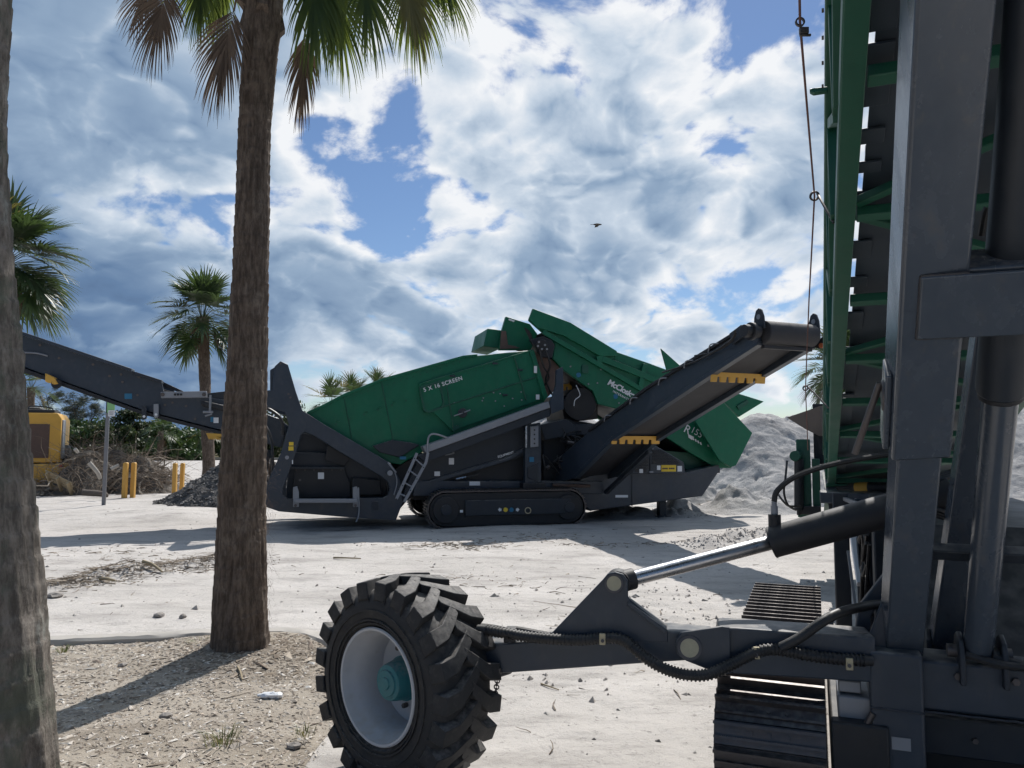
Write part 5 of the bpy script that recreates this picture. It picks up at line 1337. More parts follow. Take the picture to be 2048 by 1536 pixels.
# --- side conveyor coming towards the viewer
SD = V((math.sin(R(25)), -math.cos(R(25)), 0)); SW = V((math.cos(R(25)), math.sin(R(25)), 0))
def on_side(px, py, o):                                        # a point of the vertical plane through o along SD
    r = ray(px, py); return EYE + r * ((o - EYE).dot(SW) / r.dot(SW))
S0 = A(1128, 938, .35)
def sp(px, py, w=0.0): return on_side(px, py, S0) + SW * w
SIDE = [(1108, 968), (1118, 915), (1180, 862), (1300, 775), (1466, 672), (1490, 655), (1515, 652), (1518, 688), (1425, 748), (1228, 878), (1150, 955)]
scv = MB(); scv.prism([sp(*p) for p in SIDE], SW * .05); scv = scv.build('side_conveyor', GREY, sm_, bevel=.008)
m = MB(); m.prism([sp(*p, .92) for p in SIDE], SW * .05); m.build('side_conveyor', GREY, sm_, bevel=.008)
m = MB(); m.prism([sp(*p, .06) for p in [(1125, 958), (1135, 925), (1300, 795), (1480, 682), (1505, 680), (1420, 742), (1226, 868)]], SW * .85); m.build('side_belt', BELT, sm_, bevel=.01)
m = MB(); m.prism([sp(*p, -.03) for p in [(1150, 950), (1228, 871), (1425, 741), (1518, 682), (1518, 690), (1425, 750), (1228, 880), (1152, 957)]], SW * .11); m.build('bottom_flange', GREY, scv, bevel=.005)
m = MB(); m.prism([sp(*p, .90) for p in [(1150, 950), (1228, 871), (1425, 741), (1518, 682), (1518, 690), (1425, 750), (1228, 880), (1152, 957)]], SW * .11); m.build('bottom_flange', GREY, scv, bevel=.005)
m = MB(); m.prism([sp(*p, -.05) for p in [(1180, 858), (1300, 771), (1466, 668), (1466, 674), (1300, 777), (1180, 864)]], SW * .10); m.build('top_flange', BLACK, scv, bevel=.004)
hd = sp(1520, 664)
m = MB(); m.cyl(hd + SW * .05, hd + SW * .93, .155, n=32); m.build('head_drum', BELT, sm_, bevel=.01)
for w in (-.02, .96):
    m = MB(); c = hd + SW * w + V((0, 0, .10)); m.prism([c + SD * a + V((0, 0, z)) for a, z in ((-.10, -.06), (.10, -.06), (.085, .10), (.05, .19), (0, .22), (-.05, .19), (-.085, .10))], SW * .03); b_ = m.build('lifting_eye', GREY2, scv, bevel=.006)
    m = MB(); m.cyl(c + V((0, 0, .10)) - SW * .004, c + V((0, 0, .10)) + SW * .034, .035, n=14); m.build('hole', GALV, b_)
m = MB(); m.cyl(hd - SW * .28, hd - SW * .03, .085, n=18); m.cyl(hd - SW * .18, hd - SW * .12, .12, n=18); m.build('drive_motor', BLACK, sm_, bevel=.008)
m = MB(); m.prism([sp(*p, -.07) for p in [(1466, 668), (1490, 650), (1500, 668), (1472, 690)]], SW * .06); m.build('motor_bracket', GREY2, scv, bevel=.005)
m = MB(); m.beam(hd + SW * .06 - V((0, 0, .19)) - SD * .02, hd + SW * .92 - V((0, 0, .19)) - SD * .02, .06, .05); m.build('belt_scraper', BLACK, scv, bevel=.005)
m = MB(); m.prism([hd + SW * 1.0 + SD * a + V((0, 0, z)) for a, z in ((-.1, -.12), (.16, .0), (.22, .06), (.12, -.10), (.05, -.18))], SW * .04); m.build('scraper_arm', BLACK, scv, bevel=.004)
m = MB(); m.cyl(hd + SW * .98 + SD * .1 - V((0, 0, .14)), hd + SW * 1.05 + SD * .1 - V((0, 0, .14)), .035, n=12); m.build('end_cap', paint('orange_cap', (.35, .09, .03), dust=.2), scv)
for px, py in ((1225, 872), (1424, 744)):
    q = sp(px, py); dz = V((0, 0, -.14)) + SD * -.02
    comb('tooth_guard', (q + SW * -.02, q + SW * .98), 6, SD * .03, YELLOW, sm_, dz)
for t in (.12, .3, .5, .68, .85):
    q = sp(1180 + (1466 - 1180) * t, 866 + (676 - 866) * t, -.06)
    m = MB(); m.tube([q, q + V((0, 0, .10)) + SD * .05, q + V((0, 0, .10)) + SD * .22], .010, 6); m.build('rope_bracket', GALV, scv)
m = MB(); m.tube([sp(1395, 712, -.05), sp(1430, 705, -.06), sp(1465, 690, -.08), sp(1490, 668, -.15)], .014, 6); m.build('hydraulic_hose', HOSE, scv)
m = MB(); m.tube([sp(1330, 745, -.05), sp(1400, 722, -.06), sp(1470, 684, -.10), sp(1494, 662, -.2)], .014, 6); m.build('hydraulic_hose', HOSE, scv)
m = MB(); m.beam(A(1212, 985, .3), on_side(1300, 903, S0 + SW * .9), .09, .07); m.build('conveyor_strut', GREY2, sm_, bevel=.006)
m = MB(); m.prism([A(1290, 800, .2) + SW * 0, A(1296, 795, .2), A(1270, 830, .2), A(1264, 834, .2)], NA * .03); m.build('side_catch', GALV, sm_)
tag(sm_, 'green and grey tracked screening machine with conveyors on the sand', 'screening machine')
# ------------------------------------------------------------------ the tracked stacker on the near side
B_FAR = at(1655, 1000, 9.0); B_NEAR = at(1690, 0, 2.2)
CB = (B_NEAR - B_FAR).normalized()                              # conveyor axis, rising towards the viewer
UB = V((-CB.x, -CB.y, 0)).normalized()                          # machine axis, away from the viewer
RB = V((UB.y, -UB.x, 0)).normalized(); NB = RB.cross(CB).normalized()
if NB.z < 0: NB = -NB
stk = empty('stacker', (2.6, 5.0, 0))
def Bp(s, w, h=0.0): return B_FAR + CB * s + RB * w + NB * h    # along, across, up from the lower near chord
LB = (B_NEAR - B_FAR).length; WB = 1.25
def part(name, mb, mat, bevel=.006, parent=None): return mb.build(name, mat, parent or stk, bevel=bevel)
# --- conveyor truss
S_END = LB + 3.2
for w in (0.0, WB):
    m = MB(); m.box(Bp((S_END - .2) / 2, w + (.035 if w == 0 else -.035)), (.075, S_END + .2, .012), RB, CB, NB); ch = part('lower_chord', m, GREENB, .003)
    m = MB(); m.box(Bp((S_END - .2) / 2, w, .05), (.012, S_END + .2, .10), RB, CB, NB); part('chord_web', m, GREENB, .003)
    m = MB(); m.box(Bp((S_END - .2) / 2, w, .62), (.07, S_END + .2, .07), RB, CB, NB); part('upper_chord', m, GREENB, .006)
    n = 14; st = S_END / n
    for k in range(n):
        s0 = k * st
        m = MB(); m.beam(Bp(s0, w, .1), Bp(s0, w, .6), .05, .05, RB); part('truss_post', m, GREENB, .004)
        a, b_ = (.1, .6) if k % 2 else (.6, .1)
        m = MB(); m.beam(Bp(s0 + .03, w, a), Bp(s0 + st - .03, w, b_), .045, .045, RB); part('truss_diagonal', m, GREENB, .004)
n = 12; st = S_END / n
for k in range(n + 1):
    s0 = k * st
    m = MB(); m.box(Bp(s0, WB / 2, .03), (WB - .16, .06, .05), RB, CB, NB); part('cross_member', m, GREENB, .005)
    if k < n:
        m = MB(); m.beam(Bp(s0 + .05, .08, .06), Bp(s0 + st - .05, WB - .08, .06), .04, .04, NB) if k % 2 else m.beam(Bp(s0 + .05, WB - .08, .06), Bp(s0 + st - .05, .08, .06), .04, .04, NB)
        part('cross_brace', m, GREENB, .004)
# pan under the belt with slots of daylight along the near chord
slots = [(LB + .05, .10), (LB - .32, .06), (LB - .78, .14), (LB - 1.0, .13), (LB - 1.22, .15), (LB - 1.66, .28), (LB - 2.05, .22), (LB - 2.5, .34), (LB - 3.05, .30), (LB - 4.0, .12)]
slots = sorted(slots)
cur = .6
m = MB()
segs = []
for s0, ln in slots + [(S_END, 0)]:
    if s0 > cur: segs.append((cur, s0))
    cur = s0 + ln
for a, b_ in segs:
    m = MB(); m.box(Bp((a + b_) / 2, .115, .10), (.10, b_ - a, .012), RB, CB, NB); part('side_pan', m, PANM, .002)
m = MB(); m.box(Bp((S_END + .6) / 2, WB / 2 + .018, .12), (WB - .172, S_END - .6, .012), RB, CB, NB); part('belt_pan', m, PANM, .002)
m = MB(); m.box(Bp((S_END - .6) / 2, WB / 2 + .03, .50), (WB - .30, S_END + .5, .02), RB, CB, NB); part('carry_belt', m, BELT, .004)
for k in range(9):
    m = MB(); s0 = .9 + k * 1.05; m.cyl(Bp(s0, .14, .42), Bp(s0, WB - .1, .42), .05, n=14); part('belt_roller', m, BLACK, 0)
m = MB(); m.cyl(Bp(-.25, .06, .3), Bp(-.25, WB - .06, .3), .2, n=28); part('tail_drum', m, BELT, 0)
m = MB(); m.cyl(Bp(S_END + .1, .06, .3), Bp(S_END + .1, WB - .06, .3), .2, n=28); part('stacker_head_drum', m, BELT, 0)
# bits along the near edge
m = MB(); q = Bp(LB - .52, -.04, .10); m.prism([q, q - RB * .05 + NB * .0, q - RB * .062 + NB * .012, q - RB * .062 + NB * .03 - CB * .01, q - RB * .045 + NB * .02, q + NB * .02], -CB * .02); part('guide_bracket', m, GREENB, .004)
for k in range(4):
    m = MB(); q = Bp(LB - .12 - .12 * k, -.055, .09); m.cyl(q, q - RB * .007, .007, n=8); part('bolt', m, STEEL, 0)
# trip rope held by eye rods
ROPE = [at(1597, -120, 2.15), at(1600, 44, 2.45), at(1629, 392, 3.7), at(1618, 600, 4.9), at(1611, 776, 6.3), at(1616, 900, 7.6)]
def rope_seg(a, b_, r): m = MB(); m.tube([a, (a + b_) / 2 + V((0, 0, -.004)), b_], r, 6); part('trip_rope', m, paint_rope, 0)
paint_rope = paint('red_white_rope', (.16, .08, .07), rough=.8, var=.5, scale=90, dust=.1, bump=.02)
for a, b_ in zip(ROPE[:-1], ROPE[1:]): rope_seg(a, b_, .0042)
c = ROPE[1]
m = MB(); m.ring(c - V((0, .004, -.0)), c + V((0, .004, 0)), .016, .011, n=16); part('rope_ring', m, STEEL, 0)
m = MB(); m.box(c + V((.012, 0, -.03)), (.03, .014, .022)); m.box(c + V((.016, 0, -.045)), (.038, .008, .008)); part('rope_clamp', m, STEEL, .002)
for i, t in ((2, .04), (4, .04)):
    q = ROPE[i]; m = MB(); m.ring(q - V((0, .004, .002)), q + V((0, .004, .002)), .025, .016, n=18); part('eye_ring', m, STEEL, 0)
    e = Bp(((q - B_FAR).dot(CB)) + .12, -.01, .08)
    m = MB(); m.tube([q + V((.014, 0, .012)), q.lerp(e, .45) + V((0, 0, .02)), e], .0065, 6); part('eye_rod', m, STEEL, 0)
# --- tail end: feed boot, hopper wing, jacks
m = MB(); m.prism([Bp(-.7, -.05, -.12), Bp(-.7, WB + .05, -.12), Bp(.9, WB + .02, -.02), Bp(.9, -.02, -.02)], NB * .02); part('boot_floor', m, GREENB, .006)
m = MB(); m.box(Bp(-.05, WB / 2, -.12), (WB - .2, .9, .28), RB, CB, NB); bt = part('tail_boot', m, GREENB, .02)
m = MB(); q = Bp(.42, .28, -.20); m.box(q, (.07, .006, .06), RB, CB, NB); part('boot_label', m, WLAB, 0, bt)
f_ = at(1640, 870, 9.6)
m = MB(); m.prism([at(1573, 835, 9.6), at(1640, 812, 9.4), at(1645, 870, 9.4), at(1638, 872, 9.5), at(1610, 858, 9.6)], RB * .05 + UB * .02); part('hopper_wing', m, TAUPE, .004)
m = MB(); m.box(at(1632, 868, 9.7) + V((.1, 0, 0)), (.25, .3, .75), RB, UB); part('hopper_back', m, BLACK, .01)
m = MB(); m.box(at(1608, 956, 9.5), (.16, .16, .95), RB, UB); jk = part('jack_housing', m, GREENB, .012)
m = MB(); m.cyl(at(1598, 918, 9.4), at(1598, 1020, 9.4), .055, n=16); m.cyl(at(1598, 1020, 9.4), at(1598, 1030, 9.4), .025, n=10); part('jack_cylinder', m, BLACK, 0)
m = MB(); m.cyl(at(1590, 912, 9.35), at(1596, 912, 9.7), .065, n=16); m.box(at(1600, 912, 9.5), (.16, .1, .1), RB, UB); part('jack_pivot', m, GREENB, .008)
m = MB(); m.box(at(1633, 975, 9.45), (.09, .14, .7), RB, UB); part('jack_post', m, GREENB, .01)
m = MB(); m.box(at(1618, 1020, 9.4), (.26, .12, .10), RB, UB); part('jack_clamp', m, BLACK, .01)
m = MB(); m.tube([at(1574, 922, 9.3), at(1571, 955, 9.2), at(1568, 985, 9.2), at(1576, 1010, 9.2), at(1592, 1020, 9.3)], .013, 6); part('jack_hose', m, HOSE, 0)
m = MB(); m.tube([at(1556, 988, 9.2), at(1566, 1002, 9.1), at(1578, 1012, 9.2), at(1600, 1012, 9.3)], .013, 6); part('jack_hose', m, HOSE, 0)
m = MB(); m.cyl(at(1662, 975, 8.3), at(1712, 975, 8.1), .055, n=18); part('striped_roller', m, BLACK, 0)
m = MB(); m.cyl(at(1712, 975, 8.1), at(1738, 975, 8.0), .056, n=18); part('striped_roller', m, YELLOW, 0)
m = MB(); m.cyl(at(1738, 975, 8.0), at(1790, 975, 7.8), .055, n=18); part('striped_roller', m, BLACK, 0)
m = MB(); m.box(at(1720, 995, 7.8), (.75, .35, .11), RB, UB); part('tail_cross_frame', m, GREY, .01)
m = MB(); m.prism([at(1643, 945, 8.6), at(1660, 940, 8.5), at(1676, 1020, 7.9), at(1658, 1020, 7.9)], RB * .04); part('tail_side_plate', m, GREY, .006)
# --- undercarriage body behind the legs
def GBp(s, w, z): return V((1.18, 3.6, 0)) + UB * s + RB * w + V((0, 0, z))
m = MB(); m.prism([GBp(.25, .62, .25), GBp(3.0, .62, .25), GBp(3.3, .62, .6), GBp(3.3, .62, 1.15), GBp(.9, .62, 1.15), GBp(.25, .62, .62)], RB * 1.1); part('chassis_body', m, BLACK, .02)
m = MB(); m.box(GBp(3.15, .40, .62), (.12, .10, 1.1), RB, UB); part('side_post', m, GREY2, .01)
m = MB(); m.box(GBp(2.85, .52, .62), (.05, .06, 1.05), RB, UB); part('side_post', m, GREY, .006)
m = MB(); m.box(GBp(2.3, .58, .62), (.06, .08, 1.1), RB, UB); part('side_post', m, GREY2, .006)
m = MB(); m.box(GBp(1.7, .58, .62), (.07, .20, 1.1), RB, UB); part('side_post', m, GREY2, .01)
m = MB(); m.beam(GBp(3.05, .46, 1.06), GBp(2.45, .50, .55), .05, .05); part('white_stay', m, WLAB, .006)
m = MB(); m.beam(GBp(2.95, .44, .72), GBp(2.5, .48, .2), .02, .02); part('stay_rod', m, GALV, 0)
m = MB(); m.beam(GBp(3.2, .42, 1.12), GBp(2.2, .56, 1.12), .03, .03); part('guard_rail', m, GALV, .004)
# expanded mesh guard: crossing strands
gm = MB(); 
for k in range(26):
    s0 = 2.05 + k * .03
    gm.beam(GBp(s0, .60, .30), GBp(s0 + .30, .60, 1.10), .006, .010, RB); gm.beam(GBp(s0 + .30, .601, .30), GBp(s0, .601, 1.10), .006, .010, RB)
g_ = part('mesh_guard', gm, GREY2, 0); g_['kind'] = 'stuff'
rr = random.Random(5)
for i in range(10):
    s0 = rr.uniform(1.9, 3.0); m = MB(); m.tube([GBp(s0, .55, rr.uniform(.3, 1.0)), GBp(s0 - .1, .5, rr.uniform(.3, 1.0)), GBp(s0 - .3, .52, rr.uniform(.3, 1.0))], .012, 6); part('hydraulic_hose', m, HOSE, 0)
# --- near track
TW = .456; TR = .255; TL = 2.3; tz = TR - .005; TP = .105
def TPt(s, w, z): return V((1.18, 3.6, 0)) + UB * s + RB * w + V((0, 0, z))
m = MB(); pts = [TPt(math.cos(t) * (TR - .05), -TW / 2 + .05, tz + math.sin(t) * (TR - .05)) for t in [math.pi / 2 + math.pi * k / 12 for k in range(13)]] + [TPt(TL + math.cos(t) * (TR - .05), -TW / 2 + .05, tz + math.sin(t) * (TR - .05)) for t in [-math.pi / 2 + math.pi * k / 12 for k in range(13)]]
m.prism(pts, RB * (TW - .1)); trk = part('track', m, BLACK, 0)
per = 2 * TL + 2 * math.pi * TR; n = round(per / TP); base = None
for k in range(n):
    q = k * per / n
    if q < TL: up, tx, c = ZA, UB, TPt(q, 0, tz + TR)
    elif q < TL + math.pi * TR: t = math.pi / 2 - (q - TL) / TR; up = UB * math.cos(t) + ZA * math.sin(t); c = TPt(TL, 0, tz) + up * TR
    elif q < 2 * TL + math.pi * TR: up = -ZA; c = TPt(TL - (q - TL - math.pi * TR), 0, tz - TR)
    else: t = -math.pi / 2 - (q - 2 * TL - math.pi * TR) / TR; up = UB * math.cos(t) + ZA * math.sin(t); c = TPt(0, 0, tz) + up * TR
    Mx = frame(-RB.cross(up), RB, up, c)
    if (-RB.cross(up)).cross(RB).dot(up) < 0: Mx = frame(RB.cross(up), RB, up, c)
    if base is None:
        mm = MB(); mm.box((0, 0, -.02), (TP * .93, TW, .018))
        mm.box((-.036, 0, .008), (.013, TW, .042)); mm.box((.020, 0, -.004), (.011, TW, .018))
        for y in (-.075, 0, .075): mm.cyl((-.008, y, -.012), (-.008, y, -.004), .012, n=8)
        base = mm.build('track_shoe', STEEL, trk, origin=(0, 0, 0)); base.matrix_basis = Matrix.Translation(-wl(trk)) @ Mx; WL[base.name] = Mx.translation
    else: copy_at(base, trk, Mx)
m = MB(); m.box(TPt(.0, TW / 2 + .13, .47), (.16, .30, .10), RB, UB); part('track_motor_cover', m, GALV, .01)
m = MB(); m.prism([TPt(-.22, TW / 2 + .02, .1), TPt(-.22, TW / 2 + .24, .1), TPt(-.22, TW / 2 + .24, .43), TPt(-.22, TW / 2 + .02, .43)], UB * 1.6); part('track_beam', m, BLACK, .01)
m = MB(); m.box(TPt(-.08, TW / 2 + .1, .55), (.09, .09, .05), RB, UB); part('grease_block', m, GALV, .006)
m = MB(); m.box(TPt(1.3, TW / 2 + .04, .50), (.05, .12, .10), RB, UB); part('grease_block', m, GALV, .006)
m = MB(); m.cyl(TPt(.05, TW / 2 + .20, .45), TPt(.05, TW / 2 + .20, .62), .022, n=12); part('grease_pot', m, STEEL, 0)
# --- telescopic legs, leaning to the viewer
C0 = at(1801, 1300, 3.39); C1 = at(1893, 0, 1.94); CA = (C1 - C0).normalized(); CN = CA.cross(RB).normalized()
if CN.dot(UB) > 0: CN = -CN
LEGL = (C1 - C0).length
RL, CL = max(((Quaternion(CA, R(k)) @ RB, Quaternion(CA, R(k)) @ CN) for k in (-7, 7)), key=lambda q: (-q[0]).dot(EYE - C0))
def Lp(t, w=0, n_=0): return C0 + CA * LEGL * t + RB * w + CN * n_
def leg(off):
    m = MB(); m.box(Lp(.32, off), (.145, .70 * LEGL, .135), RL, CA, CL); part('leg_inner_tube', m, LEGM, .008)
    m = MB(); m.box(Lp(.83, off), (.19, .80 * LEGL, .175), RL, CA, CL); part('leg_outer_tube', m, LEGM, .012)
    m = MB(); m.box(Lp(.50, off - .10), (.022, .12 * LEGL, .12), RB, CA, CN); part('leg_collar', m, LEGM, .006)
    m = MB(); m.cyl(Lp(.515, off - .10), Lp(.515, off - .115), .055, n=20); part('leg_pin_boss', m, STEEL, .003)
    m = MB(); m.cyl(Lp(.53, off - .12, -.02), Lp(.43, off - .20, .05), .012, n=10); part('locking_pin', m, STEEL, 0)
leg(0); leg(1.12)
m = MB(); m.box(Lp(.665, .56, -.01), (1.12 - .192, .085 * LEGL, .14), RB, CA, CN); part('leg_cross_beam', m, LEGM, .010)
m = MB(); m.box(Lp(.665, .30, .094), (.66, .085 * LEGL, .012), RB, CA, CN); part('cross_beam_flange', m, LEGM, .006)
m = MB(); m.box(Lp(.20, .56, -.08), (1.12 - .15, .05, .05), RB, CA, CN); part('leg_cross_tie', m, GREY2, .006)
# inner strut, lift cylinder
K0 = at(1888, 1290, 3.50); K1 = at(1985, 640, 2.80)
m = MB(); m.box((K0 + K1) / 2, (.115, (K1 - K0).length, .11), RB, (K1 - K0).normalized(), RB.cross((K1 - K0).normalized())); part('inner_strut', m, LEGM, .008)
Q0 = at(1955, 1305, 3.20); Q1 = at(2003, 770, 2.62); Q2 = at(2085, -60, 1.85)
m = MB(); m.cyl(Q0, Q1, .055, n=24); part('lift_rod', m, LEGM, 0)
m = MB(); m.cyl(Q1 - (Q1 - Q0).normalized() * .02, Q2, .078, n=28); part('lift_barrel', m, GREY2, .008)
m = MB(); m.cyl(at(2003, 770, 2.62) - (Q1 - Q0).normalized() * .05, Q1 + (Q1 - Q0).normalized() * .03, .07, n=24); part('rod_gland', m, BLACK, .006)
for dx in (-.075, .075):
    m = MB(); c = Q0 + RB * dx; m.prism([c + UB * a + V((0, 0, z)) for a, z in ((-.08, -.12), (.08, -.12), (.08, 0), (.055, .055), (0, .08), (-.055, .055), (-.08, 0))], RB * .02); part('rod_ear', m, GREY2, .005)
m = MB(); m.cyl(Q0 - RB * .11, Q0 + RB * .12, .026, n=14); part('rod_pin', m, STEEL, 0)
for dx in (-.075, .075):
    m = MB(); c = K0 + RB * dx; m.prism([c + UB * a + V((0, 0, z)) for a, z in ((-.07, -.12), (.07, -.12), (.06, .03), (0, .07), (-.06, .03))], RB * .02); part('strut_ear', m, GREY2, .005)
m = MB(); m.tube([at(1962, 470, 2.5), at(1975, 420, 2.45), at(1990, 560, 2.6), at(1975, 700, 2.7)], .012, 8); part('hydraulic_hose', m, HOSE, 0)
def weld(a, b_, r=.006, n_=None):
    n_ = n_ or max(6, int((b_ - a).length / .012)); rw = random.Random(int(a.x * 1000)); m = MB()
    m.tube([a.lerp(b_, i / n_) + V((rw.uniform(-1, 1), rw.uniform(-1, 1), rw.uniform(-1, 1))) * .0012 for i in range(n_ + 1)], r, 6, False); part('weld_bead', m, WELD, 0)
hb_ = .0425 * LEGL
weld(Lp(.665, -.03, .091) - CA * hb_, Lp(.665, -.03, .091) + CA * hb_); weld(Lp(.665, -.03, .090) - CA * hb_, Lp(.665, .10, .090) - CA * hb_); weld(Lp(.665, -.03, .090) + CA * hb_, Lp(.665, .10, .090) + CA * hb_)
# --- base frame
F0 = at(1742, 1345, 3.32)
def Fp(w, s, z): return V((F0.x, F0.y, 0)) + RB * w + UB * s + V((0, 0, z))
zt = C0.z
m = MB(); m.box(Fp(.75, .10, zt - .10), (1.5, .22, .20), RB, UB); part('base_beam', m, GREY, .012)
m = MB(); m.box(Fp(.09, .06, zt - .42), (.20, .24, .9), RB, UB); part('base_post', m, GREY, .012)
m = MB(); m.box(Fp(1.4, .06, zt - .42), (.20, .24, .9), RB, UB); part('base_post', m, GREY, .012)
m = MB(); m.box(Fp(.75, .30, zt - .40), (1.1, .05, .62), RB, UB); part('base_back_panel', m, BLACK, .01)
m = MB(); m.box(Fp(.75, .20, zt - .36), (1.1, .04, .16), RB, UB); part('base_mid_panel', m, GREY2, .008)
m = MB(); m.box(Fp(.75, .12, .08), (1.12, .10, .12), RB, UB); part('base_low_beam', m, GREY2, .01)
for w0 in (.02, .19): weld(Fp(w0, -.02, zt + .004), Fp(w0, .16, zt + .004), .005)
weld(Fp(-.01, -.062, zt - .2), Fp(.19, -.062, zt - .2), .005); weld(Fp(.195, -.015, zt - .205), Fp(1.3, -.015, zt - .205), .005)
for k in range(5):
    m = MB(); q = Fp(.32 + k * .2, -.012, zt - .05); m.cyl(q, q - UB * .012, .016, n=6); part('frame_bolt', m, STEEL, .001)
for k in range(3):
    m = MB(); q = Fp(.40 + k * .25, .178, zt - .36); m.cyl(q, q - UB * .012, .013, n=6); part('frame_bolt', m, STEEL, .001)
m = MB(); m.box(Fp(.10, -.063, zt - .33), (.07, .003, .05), RB, UB); part('worn_sticker', m, GALV, 0)
m = MB(); m.prism([Fp(-.02, .02, zt + .02), Fp(.14, .02, zt + .02), Fp(.16, .02, zt + .28), Fp(.08, .02, zt + .30)], UB * .03); part('leg_gusset', m, GREY, .006)
m = MB(); m.prism([Fp(-.06, .20, zt - .02), Fp(-.03, .20, zt + .16), Fp(.10, .20, zt + .34), Fp(.12, .20, zt + .28), Fp(.02, .20, zt + .12), Fp(.01, .20, zt - .02)], UB * .05); part('bent_brace', m, GREY, .006)
m = MB(); m.cyl(Fp(.0, -.06, zt - .22), Fp(-.12, -.02, zt - .48), .014, n=10); part('locking_pin', m, STEEL, 0)
m = MB(); m.cyl(Fp(-.035, .02, zt + .03), Fp(-.035, .02, zt + .085), .03, n=6); m.cyl(Fp(-.035, .02, zt - .02), Fp(-.035, .02, zt + .03), .036, n=16); part('big_bolt', m, STEEL, .002)
m = MB(); m.box(Fp(-.045, -.06, zt - .55), (.05, .06, .09), RB, UB); part('hose_block', m, STEEL, .006)
m = MB(); m.tube([Fp(-.045, -.07, zt - .6), Fp(-.02, -.08, zt - .75), Fp(.02, -.06, zt - .9)], .02, 8); part('hydraulic_hose', m, HOSE, 0)
for k in range(3):
    m = MB(); m.tube([Fp(.35 + k * .1, -.02, zt + .04), Fp(.5 + k * .1, -.06, zt + .02), Fp(.75 + k * .06, -.05, zt + .03), Fp(1.0, -.03, zt + .02)], .016, 8); part('hydraulic_hose', m, HOSE, 0)
# --- swing arm with its wheel
AR0 = at(1745, 1325, 3.36); AR1 = at(985, 1318, 3.72)
AU = V((AR1.x - AR0.x, AR1.y - AR0.y, 0)).normalized(); AN = V((AU.y, -AU.x, 0))
if AN.y > 0: AN = -AN                                           # towards the viewer
def arm(px, py, off=0.0):
    r = ray(px, py); o = AR0 + AN * off; return EYE + r * ((o - EYE).dot(AN) / r.dot(AN))
def armplate(name, pix, o0, th, mat, bevel=.006, parent=None):
    m = MB(); m.prism([arm(x, y, o0) for x, y in pix], -AN * th); return part(name, m, mat, bevel, parent)
armplate('arm_inner_box', [(1752, 1276), (1752, 1366), (1440, 1346), (1428, 1330), (1438, 1256), (1470, 1256)], .10, .20, GREY, .008)
armplate('arm_knuckle', [(1352, 1280), (1362, 1265), (1385, 1262), (1445, 1253), (1460, 1256), (1462, 1348), (1440, 1350), (1420, 1341), (1372, 1322), (1356, 1310), (1351, 1295)], .125, .022, GREY, .004)
armplate('arm_knuckle', [(1352, 1280), (1362, 1265), (1385, 1262), (1445, 1253), (1460, 1256), (1462, 1348), (1440, 1350), (1420, 1341), (1372, 1322), (1356, 1310), (1351, 1295)], -.105, .022, GREY, .004)
armplate('arm_outer_box', [(1425, 1270), (1425, 1318), (1300, 1326), (962, 1350), (962, 1290), (1340, 1262)], .085, .17, GREY, .008)
armplate('arm_bracket', [(1095, 1275), (1205, 1160), (1215, 1148), (1230, 1144), (1246, 1149), (1255, 1162), (1256, 1195), (1336, 1262), (1336, 1285), (1095, 1285)], .088, .022, GREY, .004)
armplate('arm_bracket', [(1095, 1275), (1205, 1160), (1215, 1148), (1230, 1144), (1246, 1149), (1255, 1162), (1256, 1195), (1336, 1262), (1336, 1285), (1095, 1285)], -.055, .022, GREY, .004)
m = MB(); a = arm(1257, 1203, .06); b_ = arm(1332, 1258, .06); m.beam(a, b_, .10, .018, AN.cross((b_ - a).normalized())); part('bracket_web', m, GREY, .003)
m = MB(); m.box(arm(1358, 1266, -.01) + V((0, 0, .01)), (.16, .15, .012), AU, AN); part('arm_top_plate', m, GREY, .003)
for px, py, r, pr in ((1228, 1167, .038, .10), (1379, 1296, .046, .14)):
    m = MB(); m.cyl(arm(px, py, pr), arm(px, py, pr - .30), r, n=24); pn = part('hinge_pin', m, BRASS, .003)
    m = MB(); m.ring(arm(px, py, pr + .001), arm(px, py, pr - .004), r * 1.12, r * .85, 24); part('pin_ring', m, STEEL, 0, pn)
# swing cylinder
R0 = arm(1236, 1165, .02); R1 = at(1542, 1085, 3.75); R2 = at(1905, 985, 3.45)
m = MB(); m.cyl(R0, R1, .034, n=24); part('swing_rod', m, CHROME, 0)
m = MB(); m.cyl(R1, R2, .075, n=32); part('swing_barrel', m, BLACK, .004)
m = MB(); m.cyl(R0 - AN * .045, R0 + AN * .04, .058, n=24); m.cyl(R0, R0.lerp(R1, .1), .048, n=20); part('rod_eye', m, BLACK, .004)
d_ = (R2 - R1).normalized()
m = MB(); m.cyl(R1 + d_ * .02 + V((0, 0, .06)), R1 + d_ * .02 + V((0, 0, .13)), .03, n=12); fb = part('port_block', m, BLACK, .004)
m = MB(); m.cyl(R1 + d_ * .02 + V((0, 0, .12)), R1 + d_ * .02 + V((0, 0, .17)), .017, n=6); m.cyl(R1 + d_ * .02 + V((0, 0, .165)), R1 + d_ * .02 + V((0, 0, .19)), .013, n=12); part('hose_fitting', m, GALV, 0)
q = R1 + d_ * .02 + V((0, 0, .19))
m = MB(); m.tube([q, q + V((0, 0, .05)) + d_ * .02, q + V((0, 0, .09)) + d_ * .12, q + V((0, 0, .09)) + d_ * .32, q + V((0, 0, .05)) + d_ * .6], .014, 8); part('hydraulic_hose', m, HOSE, 0)
for k in range(3):
    c = R1 + d_ * (.55 + .02 * k) + V((0, -.02, .0))
    m = MB(); m.tube([c + V((.36, -.05, .20)), c + V((.14, -.07, .15 - .01 * k)), c + V((.0 - .015 * k, -.09, .10)), c + V((.04, -.1, .03)), c + V((.2, -.1, -.03)), c + V((.4, -.1, -.06))], .012, 8); part('hydraulic_hose', m, HOSE, 0)
